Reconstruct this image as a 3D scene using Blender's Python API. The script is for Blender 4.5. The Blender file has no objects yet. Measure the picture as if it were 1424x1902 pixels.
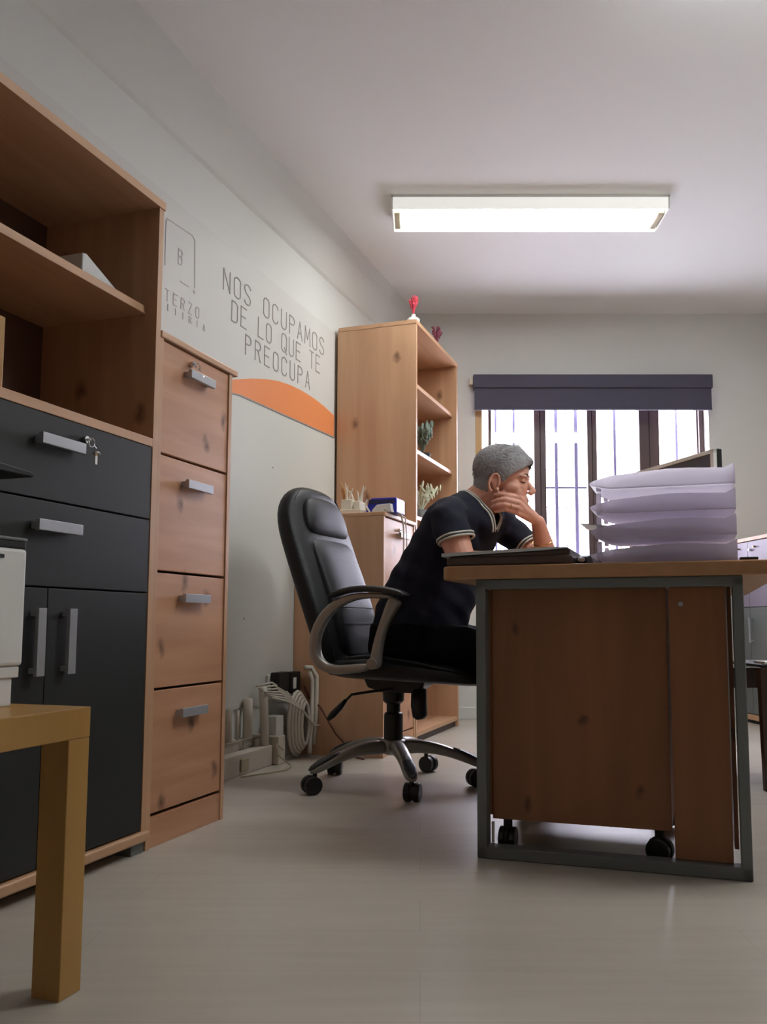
import bpy, bmesh, math, random
from mathutils import Vector, Matrix
from mathutils.bvhtree import BVHTree
random.seed(7)
SC = bpy.context.scene
COL = SC.collection
PI = math.pi

# ------------------------------------------------------------------ camera
cam_d = bpy.data.cameras.new('camera')
cam_d.sensor_fit = 'AUTO'; cam_d.sensor_width = 36.0
cam_d.lens = 1560 * 36.0 / 1902
cam_d.shift_x = -(780 - 712) / 1902
cam_d.shift_y = (1012 - 951) / 1902
cam_d.clip_start = 0.02
cam = bpy.data.objects.new('camera', cam_d); COL.objects.link(cam)
cam.location = (0, 0, 0.6)
cam.rotation_euler = (math.radians(90 + 5.347), 0, 0)
SC.camera = cam

# ------------------------------------------------------------------ world, exposure, lamp strengths
LAMP = 8.0           # radiance of the lit fluorescent diffuser
LAMP2 = 9.5           # the second fitting, nearer and above the frame
SKY = 8.0
w = bpy.data.worlds.new('sky'); SC.world = w; w.use_nodes = True
bg = w.node_tree.nodes['Background']
bg.inputs[0].default_value = (0.86, 0.84, 1.0, 1); bg.inputs[1].default_value = SKY
SC.view_settings.view_transform = 'Standard'
SC.view_settings.look = 'None'
SC.view_settings.exposure = 1.3
SC.view_settings.gamma = 1.0
SC.view_settings.use_curve_mapping = False

# ------------------------------------------------------------------ materials
def srgb(r, g, b):
    f = lambda c: (c / 255 / 12.92) if c / 255 <= 0.04045 else ((c / 255 + 0.055) / 1.055) ** 2.4
    return (f(r), f(g), f(b), 1)

def mat(name, col, rough=0.5, metal=0.0, noise=0.0, nscale=20, bump=0.0, spec=0.5, sss=0.0, coat=0.0, trans=0.0, emit=None, alpha=None):
    m = bpy.data.materials.new(name); m.use_nodes = True
    nt = m.node_tree; b = nt.nodes['Principled BSDF']
    b.inputs['Base Color'].default_value = col
    b.inputs['Roughness'].default_value = rough
    b.inputs['Metallic'].default_value = metal
    b.inputs['Specular IOR Level'].default_value = spec
    if sss:
        b.inputs['Subsurface Weight'].default_value = sss
        b.inputs['Subsurface Radius'].default_value = (0.02, 0.008, 0.004)
        b.inputs['Subsurface Scale'].default_value = 0.5
    if coat: b.inputs['Coat Weight'].default_value = coat
    if trans: b.inputs['Transmission Weight'].default_value = trans
    if emit:
        b.inputs['Emission Color'].default_value = emit[0]; b.inputs['Emission Strength'].default_value = emit[1]
    if noise or bump:
        tc = nt.nodes.new('ShaderNodeTexCoord'); n = nt.nodes.new('ShaderNodeTexNoise')
        n.inputs['Scale'].default_value = nscale; n.inputs['Detail'].default_value = 4
        nt.links.new(tc.outputs['Object'], n.inputs['Vector'])
        if noise:
            mx = nt.nodes.new('ShaderNodeMix'); mx.data_type = 'RGBA'
            mx.inputs[6].default_value = tuple(c * (1 - noise) for c in col[:3]) + (1,)
            mx.inputs[7].default_value = tuple(min(1, c * (1 + noise)) for c in col[:3]) + (1,)
            nt.links.new(n.outputs['Fac'], mx.inputs[0]); nt.links.new(mx.outputs[2], b.inputs['Base Color'])
        if bump:
            bp = nt.nodes.new('ShaderNodeBump'); bp.inputs['Strength'].default_value = bump; bp.inputs['Distance'].default_value = 0.01
            nt.links.new(n.outputs['Fac'], bp.inputs['Height']); nt.links.new(bp.outputs[0], b.inputs['Normal'])
    return m

def wood(name, c1, c2, knot, rough=0.45, face='xz', grain=(9, 9, 0.7), kscale=3.2, kth=0.04, coat=0.0):
    """Pine board: stretched grain bands plus scattered dark knots."""
    m = bpy.data.materials.new(name); m.use_nodes = True
    nt = m.node_tree; N = nt.nodes; L = nt.links; b = N['Principled BSDF']
    tc = N.new('ShaderNodeTexCoord')
    mp = N.new('ShaderNodeMapping'); mp.inputs['Scale'].default_value = grain
    L.new(tc.outputs['Object'], mp.inputs['Vector'])
    n1 = N.new('ShaderNodeTexNoise'); n1.inputs['Scale'].default_value = 1.6; n1.inputs['Detail'].default_value = 6; n1.inputs['Distortion'].default_value = 0.5
    L.new(mp.outputs[0], n1.inputs['Vector'])
    cr = N.new('ShaderNodeValToRGB'); cr.color_ramp.elements[0].position = 0.32; cr.color_ramp.elements[1].position = 0.68
    cr.color_ramp.elements[0].color = c1; cr.color_ramp.elements[1].color = c2
    L.new(n1.outputs['Fac'], cr.inputs[0])
    out = cr.outputs[0]
    if knot:
        sp = N.new('ShaderNodeSeparateXYZ'); cb = N.new('ShaderNodeCombineXYZ'); zs = N.new('ShaderNodeMath'); zs.operation = 'MULTIPLY'; zs.inputs[1].default_value = 0.6
        L.new(tc.outputs['Object'], sp.inputs[0]); L.new(sp.outputs[face[0].upper()], cb.inputs[0]); L.new(sp.outputs['Z'], zs.inputs[0]); L.new(zs.outputs[0], cb.inputs[1])
        nz = N.new('ShaderNodeTexNoise'); nz.inputs['Scale'].default_value = 22
        add = N.new('ShaderNodeMixRGB'); add.blend_type = 'ADD'; add.inputs[0].default_value = 0.035
        L.new(cb.outputs[0], add.inputs[1]); L.new(tc.outputs['Object'], nz.inputs['Vector']); L.new(nz.outputs['Color'], add.inputs[2])
        v = N.new('ShaderNodeTexVoronoi'); v.voronoi_dimensions = '2D'; v.inputs['Scale'].default_value = kscale
        L.new(add.outputs[0], v.inputs['Vector'])
        r2 = N.new('ShaderNodeMapRange'); r2.inputs[1].default_value = 0.0; r2.inputs[2].default_value = kth * 2
        r2.inputs[3].default_value = 0.85; r2.inputs[4].default_value = 0.0
        L.new(v.outputs['Distance'], r2.inputs[0])
        mx = N.new('ShaderNodeMix'); mx.data_type = 'RGBA'; mx.inputs[7].default_value = knot
        L.new(r2.outputs[0], mx.inputs[0]); L.new(out, mx.inputs[6]); out = mx.outputs[2]
    L.new(out, b.inputs['Base Color'])
    b.inputs['Roughness'].default_value = rough
    if coat: b.inputs['Coat Weight'].default_value = coat; b.inputs['Coat Roughness'].default_value = 0.2
    return m

M = {}
M['wall'] = mat('wall_paint', srgb(214, 214, 210), 0.85, noise=0.02, nscale=3, bump=0.05)
M['ceil'] = mat('ceiling_paint', srgb(234, 235, 234), 0.9, noise=0.015, nscale=2)
M['wall_dark'] = mat('dimmed_unseen_wall', srgb(112, 100, 88), 0.85)  # unseen wall behind the camera, toned dark to cut bounced light
M['mural'] = mat('mural_vinyl', srgb(208, 206, 202), 0.6)
M['mural_low'] = mat('white_board', srgb(206, 206, 200), 0.6)
M['orange'] = mat('orange_vinyl', srgb(232, 142, 88), 0.5)
M['ink'] = mat('grey_lettering', srgb(158, 150, 146), 0.6)
M['ink_faint'] = mat('faint_grey_lettering', srgb(196, 186, 188), 0.6)
M['edge_grey'] = mat('grey_edge', srgb(150, 146, 146), 0.6)
M['pine'] = wood('alder_board', srgb(186, 143, 110), srgb(202, 160, 125), srgb(84, 48, 28))
M['pine_h'] = wood('alder_board_lengthwise', srgb(186, 143, 110), srgb(202, 160, 125), None, grain=(9, 0.7, 9))
M['pine_drawer'] = wood('alder_drawer_front', srgb(178, 128, 96), srgb(200, 150, 116), srgb(72, 42, 24), grain=(9, 0.9, 9), kscale=5.5, kth=0.06, face='yz')
M['desk_panel'] = wood('alder_desk_panel', srgb(132, 84, 50), srgb(152, 99, 60), srgb(70, 38, 22), grain=(7, 7, 0.5), kscale=5.0, kth=0.035)
M['desk_top'] = wood('alder_desktop', srgb(180, 134, 92), srgb(194, 148, 104), None, grain=(8, 0.8, 8))
M['birch'] = wood('birch_veneer', srgb(168, 126, 66), srgb(180, 138, 76), None, rough=0.35, grain=(6, 6, 0.8))
M['anthracite'] = mat('anthracite_laminate', srgb(43, 44, 43), 0.5, noise=0.03, nscale=5, spec=0.3)
M['dark_edge'] = mat('shadow_gap', srgb(25, 22, 20), 0.8)
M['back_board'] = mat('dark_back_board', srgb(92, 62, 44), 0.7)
M['alu'] = mat('brushed_aluminium', srgb(176, 178, 182), 0.38, 0.55)
M['chrome'] = mat('chrome', srgb(220, 220, 220), 0.15, 1.0)
M['brass'] = mat('brass', srgb(150, 130, 90), 0.3, 0.9)
M['steel_frame'] = mat('grey_steel', srgb(116, 120, 118), 0.5, 0.2)
M['leather'] = mat('black_leather', srgb(19, 20, 22), 0.45, spec=0.35, bump=0.12, nscale=180)
M['leather_smooth'] = mat('black_leather_smooth', srgb(19, 20, 24), 0.5, spec=0.35, bump=0.06, nscale=120)
M['plastic'] = mat('black_plastic', srgb(18, 18, 19), 0.42)
M['silver_plastic'] = mat('silver_grey_plastic', srgb(150, 146, 140), 0.32, 0.45)
M['pad'] = mat('dark_arm_pad', srgb(46, 46, 47), 0.4)
M['white'] = mat('white_plastic', srgb(226, 224, 220), 0.4)
M['white_mat'] = mat('white_matt', srgb(230, 228, 226), 0.7)
M['paper'] = mat('paper', srgb(232, 229, 236), 0.7)
M['tray'] = mat('translucent_tray', srgb(226, 222, 230), 0.3)
M['grey_sheet'] = mat('grey_sheet', srgb(214, 216, 216), 0.4)
M['brown_folder'] = mat('brown_leatherette', srgb(86, 66, 58), 0.5)
M['black'] = mat('black_matt', srgb(15, 16, 16), 0.6)
M['screen'] = mat('dark_screen', srgb(62, 58, 72), 0.22)
M['blind'] = mat('dark_blind_fabric', srgb(78, 76, 92), 0.85, noise=0.05, nscale=60)
M['win_wood'] = wood('dark_window_wood', srgb(84, 66, 66), srgb(104, 84, 82), None, rough=0.4)
M['win_gold'] = mat('golden_reveal', srgb(190, 150, 96), 0.35)
M['bar'] = mat('glare_tinted_bar', srgb(100, 96, 130), 0.5)  # lilac stands in for window glare on the bars
M['wire'] = mat('pale_wire', srgb(150, 146, 178), 0.6)
M['skin'] = mat('skin', srgb(222, 164, 142), 0.5, noise=0.05, nscale=14, sss=0.12)
M['lip'] = mat('lip', srgb(160, 96, 88), 0.5)
M['brow'] = mat('eyebrow_hair', srgb(74, 60, 56), 0.8)
M['eye'] = mat('eye_lid_line', srgb(66, 46, 42), 0.5)
M['hair'] = mat('grey_hair', srgb(150, 147, 149), 0.65, noise=0.3, nscale=120, bump=0.5)
M['hair_light'] = mat('silver_hair', srgb(205, 203, 205), 0.6)
M['shirt'] = mat('navy_shirt', srgb(36, 37, 50), 0.85, noise=0.08, nscale=40, spec=0.2)
M['trim'] = mat('white_trim', srgb(205, 202, 192), 0.8)
M['trim_dark'] = mat('navy_trim_stripe', srgb(60, 60, 66), 0.8)
M['trouser'] = mat('black_trouser_cloth', srgb(17, 17, 20), 0.9, spec=0.15)
M['gold'] = mat('gold', srgb(220, 180, 110), 0.2, 1.0)
M['red_sprig'] = mat('dried_red_twig', srgb(196, 66, 82), 0.8)
M['plum_sprig'] = mat('dried_plum_twig', srgb(138, 70, 88), 0.8)
M['leaf'] = mat('grey_green_leaf', srgb(118, 134, 122), 0.7)
M['leaf_pale'] = mat('pale_leaf', srgb(206, 212, 186), 0.7)
M['cream'] = mat('cream_card', srgb(226, 216, 198), 0.7)
M['amber'] = mat('amber_reed', srgb(196, 138, 84), 0.7)
M['blue'] = mat('cobalt_blue_plastic', srgb(36, 40, 176), 0.35)
M['navy'] = mat('dark_navy', srgb(24, 26, 66), 0.4)
M['cable_red'] = mat('dark_red_cable', srgb(92, 44, 36), 0.6)
M['cable_white'] = mat('white_cable', srgb(206, 200, 188), 0.5)
M['skirting'] = mat('white_skirting', srgb(198, 190, 178), 0.6)
M['beige'] = mat('beige_plastic', srgb(170, 160, 132), 0.6)
M['dark_wood'] = wood('dark_walnut', srgb(40, 23, 17), srgb(54, 32, 23), None)
M['sheen_tint'] = mat('laminate_window_sheen', srgb(128, 118, 134), 0.45)  # purple window reflection put into the colour of the upper drawers
M['slate'] = mat('slate_grey_laminate', srgb(104, 108, 108), 0.5)
M['green'] = mat('green_lamp', srgb(40, 90, 50), 0.5)

def floor_mat():
    m = bpy.data.materials.new('pale_laminate_floor'); m.use_nodes = True
    nt = m.node_tree; N = nt.nodes; L = nt.links; b = N['Principled BSDF']
    tc = N.new('ShaderNodeTexCoord')
    br = N.new('ShaderNodeTexBrick'); br.inputs['Scale'].default_value = 1.0
    br.inputs['Brick Width'].default_value = 1.25; br.inputs['Row Height'].default_value = 0.19
    br.inputs['Mortar Size'].default_value = 0.0012; br.inputs['Mortar Smooth'].default_value = 0.5
    br.inputs['Color1'].default_value = srgb(190, 182, 170); br.inputs['Color2'].default_value = srgb(198, 190, 178)
    br.inputs['Mortar'].default_value = srgb(178, 170, 158)
    L.new(tc.outputs['Object'], br.inputs['Vector'])
    mp = N.new('ShaderNodeMapping'); mp.inputs['Scale'].default_value = (1.2, 14, 1)
    n = N.new('ShaderNodeTexNoise'); n.inputs['Scale'].default_value = 2.2; n.inputs['Detail'].default_value = 6
    L.new(tc.outputs['Object'], mp.inputs['Vector']); L.new(mp.outputs[0], n.inputs['Vector'])
    mx = N.new('ShaderNodeMixRGB'); mx.blend_type = 'MULTIPLY'; mx.inputs[0].default_value = 0.22
    L.new(br.outputs['Color'], mx.inputs[1]); L.new(n.outputs['Fac'], mx.inputs[2])
    L.new(mx.outputs[0], b.inputs['Base Color'])
    b.inputs['Roughness'].default_value = 0.34
    return m
M['floor'] = floor_mat()

def glass_mat():
    m = bpy.data.materials.new('window_glass'); m.use_nodes = True
    nt = m.node_tree; N = nt.nodes; N.remove(N['Principled BSDF'])
    t = N.new('ShaderNodeBsdfTransparent'); g = N.new('ShaderNodeBsdfGlossy'); g.inputs['Roughness'].default_value = 0.02
    mx = N.new('ShaderNodeMixShader'); mx.inputs[0].default_value = 0.05
    nt.links.new(t.outputs[0], mx.inputs[1]); nt.links.new(g.outputs[0], mx.inputs[2])
    nt.links.new(mx.outputs[0], N['Material Output'].inputs[0])
    return m
M['glass'] = glass_mat()
def thin_mat(name, col, tr, gloss):
    m = bpy.data.materials.new(name); m.use_nodes = True
    nt = m.node_tree; N = nt.nodes; b = N['Principled BSDF']
    b.inputs['Base Color'].default_value = col; b.inputs['Roughness'].default_value = gloss
    t = N.new('ShaderNodeBsdfTranslucent'); t.inputs[0].default_value = col
    mx = N.new('ShaderNodeMixShader'); mx.inputs[0].default_value = tr
    nt.links.new(b.outputs[0], mx.inputs[1]); nt.links.new(t.outputs[0], mx.inputs[2]); nt.links.new(mx.outputs[0], N['Material Output'].inputs[0])
    return m
M['tray'] = thin_mat('frosted_tray', srgb(246, 243, 250), 0.85, 0.3)
M['paper'] = thin_mat('paper_sheet', srgb(250, 248, 252), 0.7, 0.7)
M['tube'] = mat('lit_tube', srgb(255, 250, 245), 0.5, emit=((0.94, 0.99, 0.96, 1), LAMP))
M['side_glow'] = mat('glowing_acrylic', srgb(240, 236, 232), 0.4, emit=((0.97, 1.0, 0.95, 1), 0.2))
M['side_glow2'] = mat('bright_acrylic', srgb(240, 236, 232), 0.4, emit=((0.93, 0.98, 0.98, 1), 7.5))
M['tube2'] = mat('lit_tube_near', srgb(255, 250, 245), 0.5, emit=((0.93, 0.98, 0.98, 1), LAMP2))

# ------------------------------------------------------------------ frames of reference
AL = math.radians(18.03)           # the furniture is square to the left wall, turned 18 degrees from the window wall
NX, NY = math.cos(AL), -math.sin(AL)
DX, DY = math.sin(AL), math.cos(AL)
def nd(t, s, z=0.0):
    return Vector((t * NX + s * DX, t * NY + s * DY, z))

class MB:
    """collects shapes into one mesh"""
    def __init__(s): s.bm = bmesh.new()
    def box(s, x0, x1, y0, y1, z0, z1, M4=None):
        vs = [s.bm.verts.new((x, y, z)) for z in (z0, z1) for y in (y0, y1) for x in (x0, x1)]
        for f in ((0, 2, 3, 1), (4, 5, 7, 6), (0, 1, 5, 4), (2, 6, 7, 3), (0, 4, 6, 2), (1, 3, 7, 5)):
            s.bm.faces.new([vs[i] for i in f])
        if M4:
            for v in vs: v.co = M4 @ v.co
        return s
    def rings(s, rings, cap=True, closed=False):
        R = [[s.bm.verts.new(p) for p in r] for r in rings]
        n = len(R[0])
        k = len(R)
        for i in range(k if closed else k - 1):
            a, b = R[i], R[(i + 1) % k]
            for j in range(n):
                s.bm.faces.new((a[j], a[(j + 1) % n], b[(j + 1) % n], b[j]))
        if cap and not closed:
            s.bm.faces.new(list(reversed(R[0]))); s.bm.faces.new(R[-1])
        return s
    def tube(s, pts, rad, n=10, closed=False, ell=None):
        pts = [Vector(p) for p in pts]
        rs = rad if isinstance(rad, (list, tuple)) else [rad] * len(pts)
        rings = []; up = None
        K = len(pts)
        for i, p in enumerate(pts):
            if closed: t = (pts[(i + 1) % K] - pts[i - 1])
            else: t = (pts[min(i + 1, K - 1)] - pts[max(i - 1, 0)])
            t.normalize()
            if up is None:
                up = Vector((0, 0, 1)) if abs(t.z) < 0.9 else Vector((0, 1, 0))
            a = up - t * up.dot(t)
            if a.length < 1e-5: a = Vector((1, 0, 0)) - t * t.x
            a.normalize(); up = a
            b = t.cross(a)
            ea, eb = ell if ell else (1, 1)
            rings.append([p + (a * math.cos(q) * ea + b * math.sin(q) * eb) * rs[i] for q in [2 * PI * j / n for j in range(n)]])
        return s.rings(rings, closed=closed)
    def ball(s, c, r, rot=None, u=24, v=14):
        if not isinstance(r, (list, tuple)): r = (r, r, r)
        Mx = Matrix.Translation(Vector(c)) @ (rot.to_matrix().to_4x4() if rot else Matrix()) @ Matrix.Diagonal((r[0], r[1], r[2], 1))
        bmesh.ops.create_uvsphere(s.bm, u_segments=u, v_segments=v, radius=1, matrix=Mx)
        return s
    def capsule(s, a, b, ra, rb, n=16):
        a, b = Vector(a), Vector(b)
        d = (b - a).normalized()
        pts = []; rs = []
        for k in range(1, 7):
            q = PI / 2 * k / 6; pts.append(a - d * ra * math.cos(q)); rs.append(max(1e-4, ra * math.sin(q)))
        for k in range(5, -1, -1):
            q = PI / 2 * k / 6
            pts.append(b + d * rb * math.cos(q)) ; rs.append(max(1e-4, rb * math.sin(q)) if k else 1e-4)
        # body ring at b
        pts.insert(6, b); rs.insert(6, rb)
        return s.tube(pts, rs, n)
    def prism(s, poly, axis, a, b):
        """poly in the two other axes, extruded along axis from a to b"""
        def mk(p, h):
            return {'x': (h, p[0], p[1]), 'y': (p[0], h, p[1]), 'z': (p[0], p[1], h)}[axis]
        return s.rings([[mk(p, a) for p in poly], [mk(p, b) for p in poly]])
    def lathe(s, c, prof, n=20):
        c = Vector(c)
        return s.rings([[c + Vector((r * math.cos(2 * PI * j / n), r * math.sin(2 * PI * j / n), z)) for j in range(n)] for r, z in prof])
    def build(s, name, m, parent=None, origin=None, bevel=0.0, smooth=False, sub=0, seg=2):
        bm = s.bm
        if origin is not None:
            o = Vector(origin)
            for v in bm.verts: v.co -= o
        bmesh.ops.recalc_face_normals(bm, faces=bm.faces)
        me = bpy.data.meshes.new(name); bm.to_mesh(me); bm.free()
        me.materials.append(m)
        if smooth:
            for p in me.polygons: p.use_smooth = True
        ob = bpy.data.objects.new(name, me); COL.objects.link(ob)
        if parent is not None: ob.parent = parent
        if bevel:
            md = ob.modifiers.new('bevel', 'BEVEL'); md.width = bevel; md.segments = seg; md.limit_method = 'ANGLE'; md.angle_limit = math.radians(40)
        if sub:
            md = ob.modifiers.new('subsurf', 'SUBSURF'); md.levels = sub; md.render_levels = sub
        return ob

def tag(o, label=None, cat=None, group=None, kind=None):
    if label: o['label'] = label
    if cat: o['category'] = cat
    if group: o['group'] = group
    if kind: o['kind'] = kind
    return o

class Thing:
    """an Empty at the thing's base; parts are written in the room's own numbers (t, s, z) of the furniture frame or plain x, y, z"""
    def __init__(s, name, label, cat, loc, frame=True, group=None, rot=None):
        s.e = bpy.data.objects.new(name, None); COL.objects.link(s.e)
        s.e.empty_display_size = 0.1
        s.o = Vector(loc)
        if frame:
            s.e.location = nd(*loc); s.e.rotation_euler = (0, 0, -AL)
        else:
            s.e.location = loc
            if rot is not None: s.e.rotation_euler = (0, 0, rot); s.o = Vector((0, 0, loc[2])) * 0
        tag(s.e, label, cat, group)
    def part(s, name, mb, m, parent=None, label=None, **k):
        ob = mb.build(name, m, s.e if parent is None else parent, s.o, **k)
        if label: ob['label'] = label
        return ob

def single(name, mb, m, label, cat, loc, frame=True, group=None, **k):
    """a thing that is one mesh, its origin at its base"""
    ob = mb.build(name, m, None, Vector(loc), **k)
    if frame:
        ob.location = nd(*loc); ob.rotation_euler = (0, 0, -AL)
    else: ob.location = loc
    return tag(ob, label, cat, group)

def struct(name, mb, m, parent=None, frame=False, **k):
    ob = mb.build(name, m, parent, **k)
    if frame: ob.rotation_euler = (0, 0, -AL)
    if parent is None: ob['kind'] = 'structure'
    return ob

def copy_tree(o, parent=None):
    c = o.copy(); COL.objects.link(c)
    if parent is not None: c.parent = parent
    for ch in o.children: copy_tree(ch, c)
    return c

# ------------------------------------------------------------------ the room
CE = 2.64; YB = 5.391; WT = -1.80
struct('floor', MB().box(-4.0, 4.2, -2.4, 5.6, -0.05, 0.0), M['floor'])
struct('ceiling', MB().box(-4.0, 4.2, -2.4, 5.6, CE, CE + 0.05), M['ceil'])
wl = MB().box(WT - 0.12, WT, -2.6, 5.4, 0, CE)
struct('wall_left', wl, M['wall'], frame=True)
# coved plaster where the left wall meets the ceiling
cove = [(WT - 0.005, 2.40), (WT + 0.012, 2.42), (WT + 0.05, 2.50), (WT + 0.085, 2.57), (WT + 0.115, CE + 0.005), (WT - 0.005, CE + 0.005)]
struct('trim_1', MB().prism(cove, 'y', -2.4, 5.08), M['wall'], frame=True)
WX0, WX1, WZ0, WZ1 = 0.36, 1.885, 0.98, 2.12
wb = MB()
wb.box(-0.3, WX0, YB, YB + 0.30, 0, CE).box(WX1, 3.0, YB, YB + 0.30, 0, CE)
wb.box(WX0, WX1, YB, YB + 0.30, 0, WZ0).box(WX0, WX1, YB, YB + 0.30, WZ1, CE)
struct('wall_back', wb, M['wall'])
wr = MB().prism([(2.42, 5.45), (3.35, -2.3), (3.47, -2.3), (2.54, 5.45)], 'z', 0, CE)
struct('wall_right', wr, M['wall'])
struct('wall_front', MB().box(-3.2, 3.6, -2.3, -2.18, 0, CE), M['wall_dark'])
struct('baseboard_back', MB().box(-0.12, 2.0, YB - 0.012, YB, 0, 0.07), M['wall'], bevel=0.002)
bl = MB().box(WT, WT + 0.014, 2.36, 4.05, 0.0, 0.12).box(WT, WT + 0.022, 2.36, 4.05, 0.12, 0.13)
struct('baseboard_left', bl, M['skirting'], frame=True, bevel=0.002)

# window: frame, four sashes, panes, grille outside
win = bpy.data.objects.new('window_1', None); COL.objects.link(win); win.location = (1.12, YB + 0.15, WZ0); win['kind'] = 'structure'
WO = Vector(win.location)
def wpart(name, mb, m, **k): return mb.build(name, m, win, WO, **k)
fr = MB().box(WX0, WX1, YB + 0.13, YB + 0.20, WZ0, WZ0 + 0.04).box(WX0, WX1, YB + 0.13, YB + 0.20, WZ1 - 0.05, WZ1)
fr.box(0.455, 0.475, YB + 0.13, YB + 0.20, WZ0, WZ1).box(1.855, WX1, YB + 0.10, YB + 0.20, WZ0, WZ1)
wpart('window_frame', fr, M['win_wood'], bevel=0.003)
wpart('window_reveal', MB().box(WX0, 0.405, YB + 0.005, YB + 0.20, WZ0, WZ1), M['win_gold'], bevel=0.002)
wpart('window_sill', MB().box(WX0 - 0.02, WX1 + 0.02, YB - 0.04, YB + 0.2, WZ0 - 0.03, WZ0), M['white_mat'], bevel=0.004)
YS = YB + 0.165
k = YS / YB
for (a, b_, z_) in ((0.738, 0.816, 0), (1.083, 1.146, 0), (1.42, 1.552, 0), (1.793, 1.85, 0)):
    m_ = MB().box(a * k, (a + b_) / 2 * k - 0.003, YS - 0.035, YS + 0.02, WZ0, WZ1)
    m_.box((a + b_) / 2 * k + 0.003, b_ * k, YS - 0.028, YS + 0.02, WZ0, WZ1)
    m_.box((a + b_) / 2 * k - 0.004, (a + b_) / 2 * k + 0.004, YS - 0.02, YS + 0.01, WZ0, WZ1)
    wpart('window_mullion', m_, M['win_wood'], bevel=0.002)
for (a, b_) in ((0.475, 0.738), (0.816, 1.083), (1.146, 1.42), (1.552, 1.793)):
    wpart('window_pane', MB().box(a * k, b_ * k, YS, YS + 0.004, WZ0 + 0.03, WZ1 - 0.04), M['glass'])
YG = 5.80; k = YG / YB
for x, r in ((0.492, 0.008), (0.61, 0.008), (0.885, 0.011), (1.013, 0.011), (1.267, 0.009), (1.67, 0.008), (1.42, 0.008)):
    wpart('grille_bar', MB().box(x * k - r, x * k + r, YG - 0.008, YG + 0.008, 0.85, 2.4), M['bar'])
for zz in (1.545, 0.95, 2.2):
    wpart('grille_bar', MB().box(0.3, 2.2, YG + 0.008, YG + 0.02, zz - 0.007, zz + 0.007), M['bar'])
wm = MB(); YW = 6.3; k = YW / YB
for i in range(5): wm.box((0.80 + i * 0.075) * k - 0.003, (0.80 + i * 0.075) * k + 0.003, YW, YW + 0.006, 0.6, 2.6)
for i in range(13): wm.box(0.78 * k, 1.12 * k, YW, YW + 0.006, 0.75 + i * 0.145 - 0.003, 0.75 + i * 0.145 + 0.003)
wpart('wire_mesh', wm, M['wire'])

# roller blind above the window
t = Thing('roller_blind', 'dark grey rolled fabric blind across the top of the barred window', 'blind', (1.12, YB - 0.03, 1.975), frame=False)
t.part('blind_box', MB().box(0.345, 1.895, YB - 0.075, YB - 0.004, 2.12, 2.208), M['blind'], bevel=0.004)
t.part('blind_fabric', MB().box(0.352, 1.888, YB - 0.062, YB - 0.056, 1.985, 2.125), M['blind'])
t.part('bottom_bar', MB().box(0.352, 1.888, YB - 0.068, YB - 0.050, 1.975, 1.992), M['blind'], bevel=0.002)
t.part('bracket', MB().box(0.322, 0.345, YB - 0.05, YB - 0.004, 2.15, 2.19), M['cream'], bevel=0.002)

# ------------------------------------------------------------------ ceiling lamps
def ceiling_lamp(x0, x1, y0, y1, tm, label, sm='side_glow'):
    zb = 2.57
    t = Thing('ceiling_lamp', label, 'ceiling light', ((x0 + x1) / 2, (y0 + y1) / 2, CE), frame=False, group='fluorescent ceiling lamps')
    b = MB().box(x0, x1, y0, y1, CE - 0.012, CE)
    for ya in (y0, y1 - 0.006):
        t.part('side_diffuser', MB().box(x0 + .008, x1 - .008, ya, ya + 0.006, zb, CE - .012), M[sm], label='glowing side strip')
    b.box(x0, x0 + 0.008, y0, y1, zb, CE).box(x1 - 0.008, x1, y0, y1, zb, CE)
    t.part('housing', b, M['white'], bevel=0.002)
    # rounded lit diffuser hanging between the two end plates
    ym, hw = (y0 + y1) / 2, (y1 - y0) / 2 - 0.012
    prof = [(ym + hw * math.cos(q), zb + 0.03 - 0.03 * math.sin(q) ** 0.6) for q in [PI * i / 12 for i in range(13)]] + [(ym - hw, zb + 0.045), (ym + hw, zb + 0.045)]
    t.part('diffuser', MB().prism(prof, 'x', x0 + 0.045, x1 - 0.045), tm, label='lit white diffuser')
    for sx in (x0 + 0.012, x1 - 0.042):
        t.part('end_socket', MB().box(sx, sx + 0.03, y0 + 0.05, y1 - 0.02, zb + 0.004, zb + 0.04), M['beige'], bevel=0.004)
    return t
ceiling_lamp(-0.138, 1.192, 3.84, 4.08, M['tube'], 'lit white fluorescent batten lamp on the ceiling in front of the window')
ceiling_lamp(0.70, 2.03, 2.06, 2.30, M['tube2'], 'nearer fluorescent ceiling lamp just above the edge of the picture', 'side_glow2')

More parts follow.
